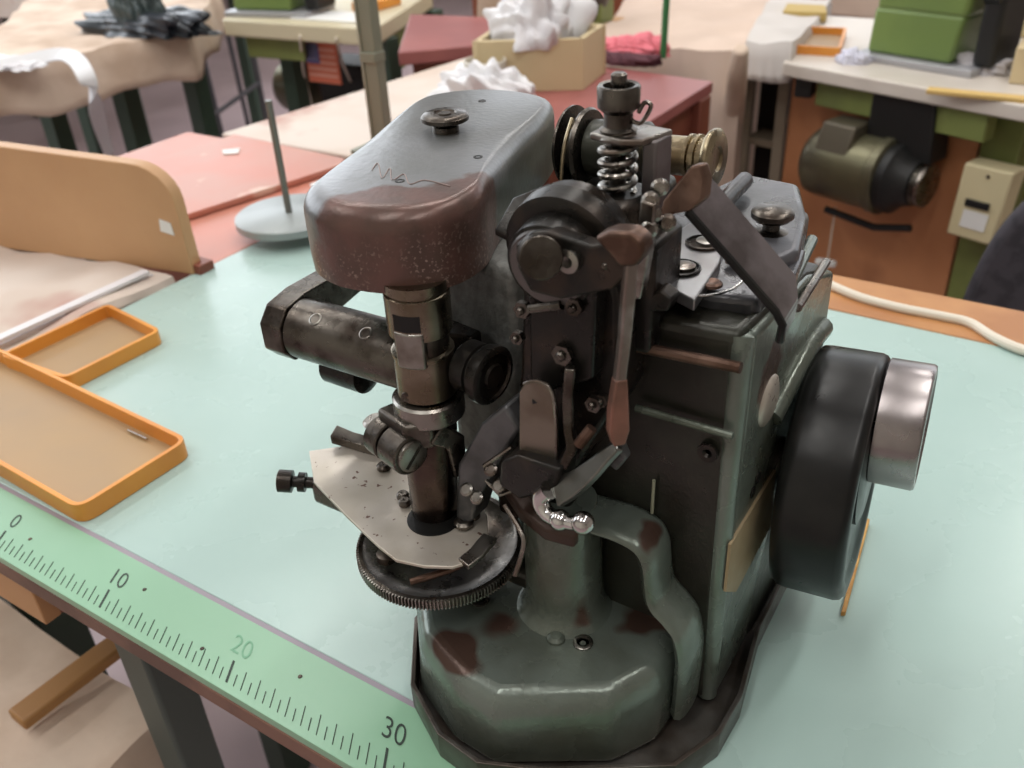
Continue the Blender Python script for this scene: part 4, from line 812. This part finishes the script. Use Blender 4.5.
for q in (q0, q1, q0+Vector((4,22,0)), q1+Vector((4,22,0))): part('upright', box(B(), q.x-.9, q.x+.9, q.y+1, q.y+3, -75, -2.2), mat('grey_brown_upright', (.22,.18,.13), .6), sh, .1)
for z in (-3.2, -17, -45): part('shelf_board', prism(B(), [(q0.x,q0.y+2.2),(q1.x,q1.y+2.2),(q1.x+4,q1.y+24),(q0.x+4,q0.y+24)], z, z+1.2), MATS['grey_brown_upright'], sh, .1)
part('back_panel', prism(B(), [(q0.x,q0.y+8.2),(q1.x+3,q1.y+8.2),(q1.x+3,q1.y+9),(q0.x,q0.y+9)], -75, -2), DARK, sh)
single('green_rod', tube(B(), [(-12.81,123.25,0.80), ((-14.26,126.52,0.00)[0]+1.0, (-14.26,126.52,0.00)[1], 45)], .55, 10), mat('green_rod_paint', (.03,.16,.05), .4), 'thin green rod standing on the pinkish cloth table', 'rod')
single('pink_cloth', heap((-18.58,124.75,1.00)[0], (-18.58,124.75,1.00)[1], .8, 6.5, 4, 3.2, 51, 20), mat('pink_fabric', (.70,.18,.22), .85), 'small pink cloth bundle at the foot of the green rod', 'cloth')
single('dark_cloth', heap((-17.13,119.19,1.00)[0], (-17.13,119.19,1.00)[1], .6, 6.5, 3, 1.6, 52, 20), mat('dark_red_fabric', (.08,.02,.03), .85), 'dark folded cloth just below the pink cloth bundle', 'cloth')
single('white_bottle', lathe(B(), ((-18.73,159.41,-20.00)[0], (-18.73,159.41,-20.00)[1], -28), (0,0,1), [(0,3),(1,3.3),(7,3.3),(8,2.4),(9,1),(9,0)], 24), mat('pale_green_bottle', (.55,.66,.58), .4), 'pale plastic bottle low down beside the brick red table', 'bottle', smooth=60)
st2 = thing('low_stool', ((-18.73,159.41,-20.00)[0], (-18.73,159.41,-20.00)[1], -75), 'dark low stool under the pale plastic bottle', 'stool')
x_, y_ = (-18.73,159.41,-20.00)[0], (-18.73,159.41,-20.00)[1]
part('seat', lathe(B(), (x_,y_,-31), (0,0,1), [(0,8),(.5,9),(2.5,9),(3,8)], 28), DARK, st2)
for dx, dy in ((5,5),(-5,5),(5,-5),(-5,-5)): part('leg', cyl(B(), (x_+dx*1.1,y_+dy*1.1,-75), (x_+dx,y_+dy,-31), .9, 10), DARK, st2)

# right sewing station
rs = thing('sewing_station', (30, 140, -75), 'white topped sewing station at upper right with orange side panel and olive rail', 'table')
R0, R1, R2, R3 = Vector((4.71,130.68,0.00)), Vector((45.40,117.01,0.00)), Vector((43.08,169.92,0.00)), Vector((-1.88,169.38,0.00))
pts = [tuple(v[:2]) for v in (R0,R1,R2,R3)]
part('table_top', prism(B(), pts, -2.2, 0), CREAMT, rs, .3)
fd = (R1-R0).normalized(); fn = Vector((fd.y,-fd.x,0)); bk = -fn
A0, A1 = Vector((9.37,128.49,-2.20))+bk*3, Vector((35.94,118.39,-2.20))+bk*3
part('rail', extr(B(), [tuple(A0), tuple(A1), tuple(A1+Vector((0,0,-4.2))), tuple(A0+Vector((0,0,-4.2)))], tuple(bk*3)), OLIVE, rs, .2)
part('clamp', box(B(), A0.x-3.4, A0.x-.6, A0.y-.5, A0.y+2.5, -5.4, -2.3), DARK, rs, .3)
ORW = mat('orange_brown_board', (.56,.25,.115), .5, 0, (.44,.18,.075), 4, .4, .6, .02, 60, c3=(.24,.09,.045), s3=5, lo3=.58, hi3=.72)
P0 = R0+bk*7-fd*2.6; P1 = P0+fd*33
part('side_panel', extr(B(), [tuple(P0+Vector((0,0,-2.3))), tuple(P1+Vector((0,0,-2.3))), tuple(P1+Vector((0,0,-74.9))), tuple(P0+Vector((0,0,-74.9)))], tuple(bk*1.5)), ORW, rs, .1)
part('leg', extr(B(), [tuple(P1+fd*.4+Vector((0,0,-2.3))), tuple(P1+fd*6+Vector((0,0,-2.3))), tuple(P1+fd*6+Vector((0,0,-74.9))), tuple(P1+fd*.4+Vector((0,0,-74.9)))], tuple(bk*5)), OLIVE, rs, .3)
part('leg', box(B(), R2.x-6, R2.x-1, R2.y-7, R2.y-2, -75, -2.3), OLIVE, rs, .3)
part('leg', box(B(), R3.x+1, R3.x+6, R3.y-7, R3.y-2, -75, -2.3), OLIVE, rs, .3)
part('dark_back_panel', extr(B(), [tuple(P1+fd*6.5+bk*16+Vector((0,0,-2.3))), tuple(P1+fd*34+bk*16+Vector((0,0,-2.3))), tuple(P1+fd*34+bk*16+Vector((0,0,-60))), tuple(P1+fd*6.5+bk*16+Vector((0,0,-60)))], tuple(bk*1.5)), REDB, rs, .1)
# motor under it
m0 = P0+fd*9.4+fn*6.0+Vector((0,0,-14.2))
mo = thing('electric_motor', tuple(m0+fd*9), 'olive grey electric motor hung in front of the orange panel', 'motor')
part('housing', lathe(B(), m0, fd, [(0,2.2),(.5,4.2),(1.6,5.4),(2.6,5.6),(12.4,5.6),(12.7,5.9),(14,5.9),(14.3,5.4)], 40), MOTOR, mo, smooth=40)
part('clutch', lathe(B(), m0+fd*14.1, fd, [(0,5.2),(1.6,5.3),(2.8,4.0),(4.6,3.4),(5,2)], 32), DARK, mo, smooth=40)
part('junction_box', extr(B(), [tuple(m0+fd*3.2+fn*3.0+Vector((0,0,7.2))), tuple(m0+fd*9+fn*3.0+Vector((0,0,7.2))), tuple(m0+fd*9+fn*5+Vector((0,0,2.2))), tuple(m0+fd*3.2+fn*5+Vector((0,0,2.2)))], tuple(bk*5)), mat('brown_grey_box', (.10,.085,.06), .4, .4), mo, .4)
part('hanger', extr(B(), [tuple(m0+fd*9+Vector((0,0,13))), tuple(m0+fd*19+Vector((0,0,13))), tuple(m0+fd*20+Vector((0,0,3))), tuple(m0+fd*9+Vector((0,0,3)))], tuple(bk*5)), DARK, mo, .4)
part('hanger_arm', tube(B(), [tuple(m0+fd*4+Vector((0,0,-8))), tuple(m0+fd*13+Vector((0,0,-8.6))), tuple(m0+fd*19+Vector((0,0,-7)))], .6, 8), DARK, mo)
part('pulley', lathe(B(), m0+fd*19, fd, [(0,3.2),(.4,2.4),(.8,3.2),(1.4,3.2),(1.5,1)], 28), STEEL, mo)
# switch box
s0_ = P1+fn*1.5+fd*1.2+Vector((0,0,-10.5))
sb = thing('switch_box', tuple(s0_), 'beige switch box mounted on the olive leg at the right edge', 'switch box')
def sbp(a, z, f): v = s0_+(fd*a+Vector((0,0,z)))*.88+fn*f; return tuple(v)
part('box_body', extr(B(), [sbp(0,1,0), sbp(8,1,0), sbp(7.2,-11.5,0), sbp(-.6,-11.5,0)], tuple(fn*4)), mat('beige_box', (.66,.58,.36), .5), sb, .35)
part('switch_rocker', extr(B(), [sbp(1.6,-4.6,4.02), sbp(5.6,-4.6,4.02), sbp(5.6,-5.8,4.02), sbp(1.6,-5.8,4.02)], tuple(fn*.35)), DARK, sb, .08)
part('white_plate', extr(B(), [sbp(1.6,-6.5,4.02), sbp(5.8,-6.5,4.02), sbp(5.6,-9.5,4.02), sbp(1.4,-9.5,4.02)], tuple(fn*.12)), MATS['white_paper'], sb)
part('screw', lathe(B(), sbp(4.2,-.4,4.0), fn, [(0,.3),(.15,.25)], 10), STEEL, sb)
# grey chair back at right edge
gq = Vector((47.53,89.39,-14.00))
gc = thing('office_chair', (gq.x+6, gq.y, -75), 'dark grey padded chair back at the right edge behind the mint table', 'chair')
b = B(); pr = spline([(-9.5,0,-26),(-9,0,-17),(-7,0,-9),(-3,0,-3),(3,0,0),(10,0,.5),(16,0,-2),(18,0,-12),(18,0,-26)], 5)
cc = Vector((gq.x+3.2, gq.y+1, 5.5)); extr(b, [tuple(cc+Vector((x,0,z-3))) for x, y, z in pr], (0,4,0)); part('backrest', b, mat('charcoal_fabric', (.055,.05,.06), .95, 0, (.035,.033,.04), 60), gc, 1.2, seg=4)
part('back_bar', box(B(), cc.x+2, cc.x+6, cc.y+4, cc.y+6, -48, -10), DARK, gc, .4)
part('seat', prism(B(), rrect(cc.x+6, cc.y+14, 14, 9, 4), -36, -31), MATS['charcoal_fabric'], gc, 1)
part('chair_column', cyl(B(), (cc.x+4,cc.y+14,-70), (cc.x+4,cc.y+14,-36), 2.2), DARK, gc)
for k in range(5):
    a = 2*PI*k/5; part('foot', tube(B(), [(cc.x+4,cc.y+14,-70),(cc.x+4+16*math.cos(a),cc.y+14+16*math.sin(a),-73.5)], 1.4, 8), DARK, gc)
# hanging cord with white toggle
q = P0+fd*14.5+fn*5
cdn = thing('pull_cord', tuple(q+Vector((0,0,-30))), 'thin cord with white toggle hanging below the electric motor', 'cord')
part('cord', tube(B(), [tuple(q+Vector((0,0,-21.8))), tuple(q+Vector((0,0,-44)))], .14, 6), CABW, cdn)
part('toggle', lathe(B(), q+Vector((-2,0,-32)), (1,0,.05), [(0,.4),(.3,.7),(3.2,.7),(3.5,.4)], 12), MATS['white_paper'], cdn)
# things on the right station
q = Vector((24.63,131.42,0.00)); green_machine((q.x, q.y+7, 0), math.atan2(fd.y, fd.x), .78, 'apple green sewing machine with pale round badge on the white topped station at upper right')
rim_tray('orange_parts_tray', [(4.43,136.55,0.00), (11.93,137.07,0.00), (8.57,152.78,0.00), (0.75,151.84,0.00)], .8, 1.4, .5, 'small orange tray left of the green machine at upper right')
single('yellow_stick', ribbon(B(), [(28.59,120.48,0.60), (41.98,120.39,0.60)], 1.0, (0,0,1), .6), mat('yellow_wood', (.66,.45,.16), .6), 'flat yellow wooden ruler in front of the green machine at upper right', 'ruler', bevel=.1)
single('work_glove', heap((14.68,134.46,0.00)[0], (14.68,134.46,0.00)[1], .05, 3.0, 2.6, 2.0, 61, 14), mat('bluish_white_cloth', (.62,.62,.72), .8), 'crumpled bluish white rag between the orange tray and the green machine', 'rag')
single('grey_rag', heap((33.54,136.19,0.00)[0], (33.54,136.19,0.00)[1], .05, 4.5, 4, 2.6, 62, 18), mat('grey_white_cloth', (.50,.48,.50), .8), 'grey rag right of the green machine at upper right', 'rag')
single('tan_box', box(B(), (37.66,129.04,0.00)[0], (37.66,129.04,0.00)[0]+16, (37.66,129.04,0.00)[1], (37.66,129.04,0.00)[1]+8, .05, 5), CR, 'tan cardboard box at the right end of the white topped station', 'box', bevel=.2)
single('yellow_pad', prism(B(), [(-5.58,161.03,0.00)[:2], (2.47,161.74,0.00)[:2], (-0.02,168.94,0.00)[:2], (-7.34,168.69,0.00)[:2]], .3, 2.0), mat('mustard_pad', (.50,.36,.12), .7), 'mustard coloured pad lying left of the green machine', 'pad', bevel=.2)
ym = thing('cream_machine', ((35.50,157.26,0.00)[0]+3, (35.50,157.26,0.00)[1]+6, 0), 'cream and dark machine at the upper right corner', 'machine')
x_, y_ = (35.50,157.26,0.00)[0]+2, (35.50,157.26,0.00)[1]+3
part('machine_base', box(B(), x_-5, x_+14, y_, y_+9, 0, 5), mat('cream_machine_paint', (.60,.48,.26), .45), ym, .6)
part('machine_body', box(B(), x_-3, x_+5, y_+1, y_+8, 5, 24), MATS['cream_machine_paint'], ym, .8)
part('dark_bracket', box(B(), x_-9, x_-4, y_+1, y_+7, 0.05, 20), DARK, ym, .8)
bt = thing('back_bench', (60, 210, -75), 'pinkish draped bench across the top right background', 'bench')
pts = [(-25,235),(125,205),(145,265),(-10,295)]
part('bench_top', prism(B(), pts, -12, -1.5), PINKC, bt, .6); table_frame(bt, pts, -12, REDB, 2.5, .06)

# ---------------------------------------------------------------- below the ruler at lower left
lb = thing('low_bench', (-10, -10, -75), 'low bench under the left front corner of the mint table', 'bench')
pts = [(-25.07,-7.93,-24.00)[:2], (-2.39,-2.07,-24.00)[:2], (-5.49,5.88,-24.00)[:2], (-32.03,14.18,-24.00)[:2], (-53.07,2.33,-24.00)[:2]]
part('bench_top', prism(B(), [(-36,-24),(-.8,-12),(-.8,5),(-36,5)], -27, -25), PLY, lb, .2)
for x, y in ((-33,-20),(-4,-9),(-4,2),(-33,2)): part('leg', box(B(), x-1.8, x+1.8, y-1.8, y+1.8, -75, -27), REDB, lb, .2)
o = single('bench_sheet', cloth([(-36.5,-25),(-.3,-12.5),(-.3,4.8),(-36.5,4.8)], -24.7, 22, 71, amp=1.4, nfold=4, sub=24), BEIGE, 'beige cotton sheet over the low bench below the ruler', 'cloth'); solidify(o, .3)
single('wooden_stick', ribbon(B(), [(-8.34,-2.63,-21.00), (-7.93,6.33,-21.00)], 1.1, (0,0,1), 1.1), mat('brown_wood_stick', (.36,.18,.06), .5), 'brown wooden stick lying on the beige sheet below the ruler', 'stick', bevel=.25)
dw = thing('drawer', (-2, 0, -5), 'orange wooden drawer front under the left end of the ruler', 'drawer')
part('drawer_front', box(B(), -14, 3.8, -2.3, -1.2, -5.0, -1.75), mat('orange_drawer_wood', (.50,.26,.11), .5, 0, (.42,.2,.08), 10), dw, .1)
part('drawer_side', box(B(), 2.9, 3.8, -1.2, 10, -5.0, -1.75), REDB, dw, .1)
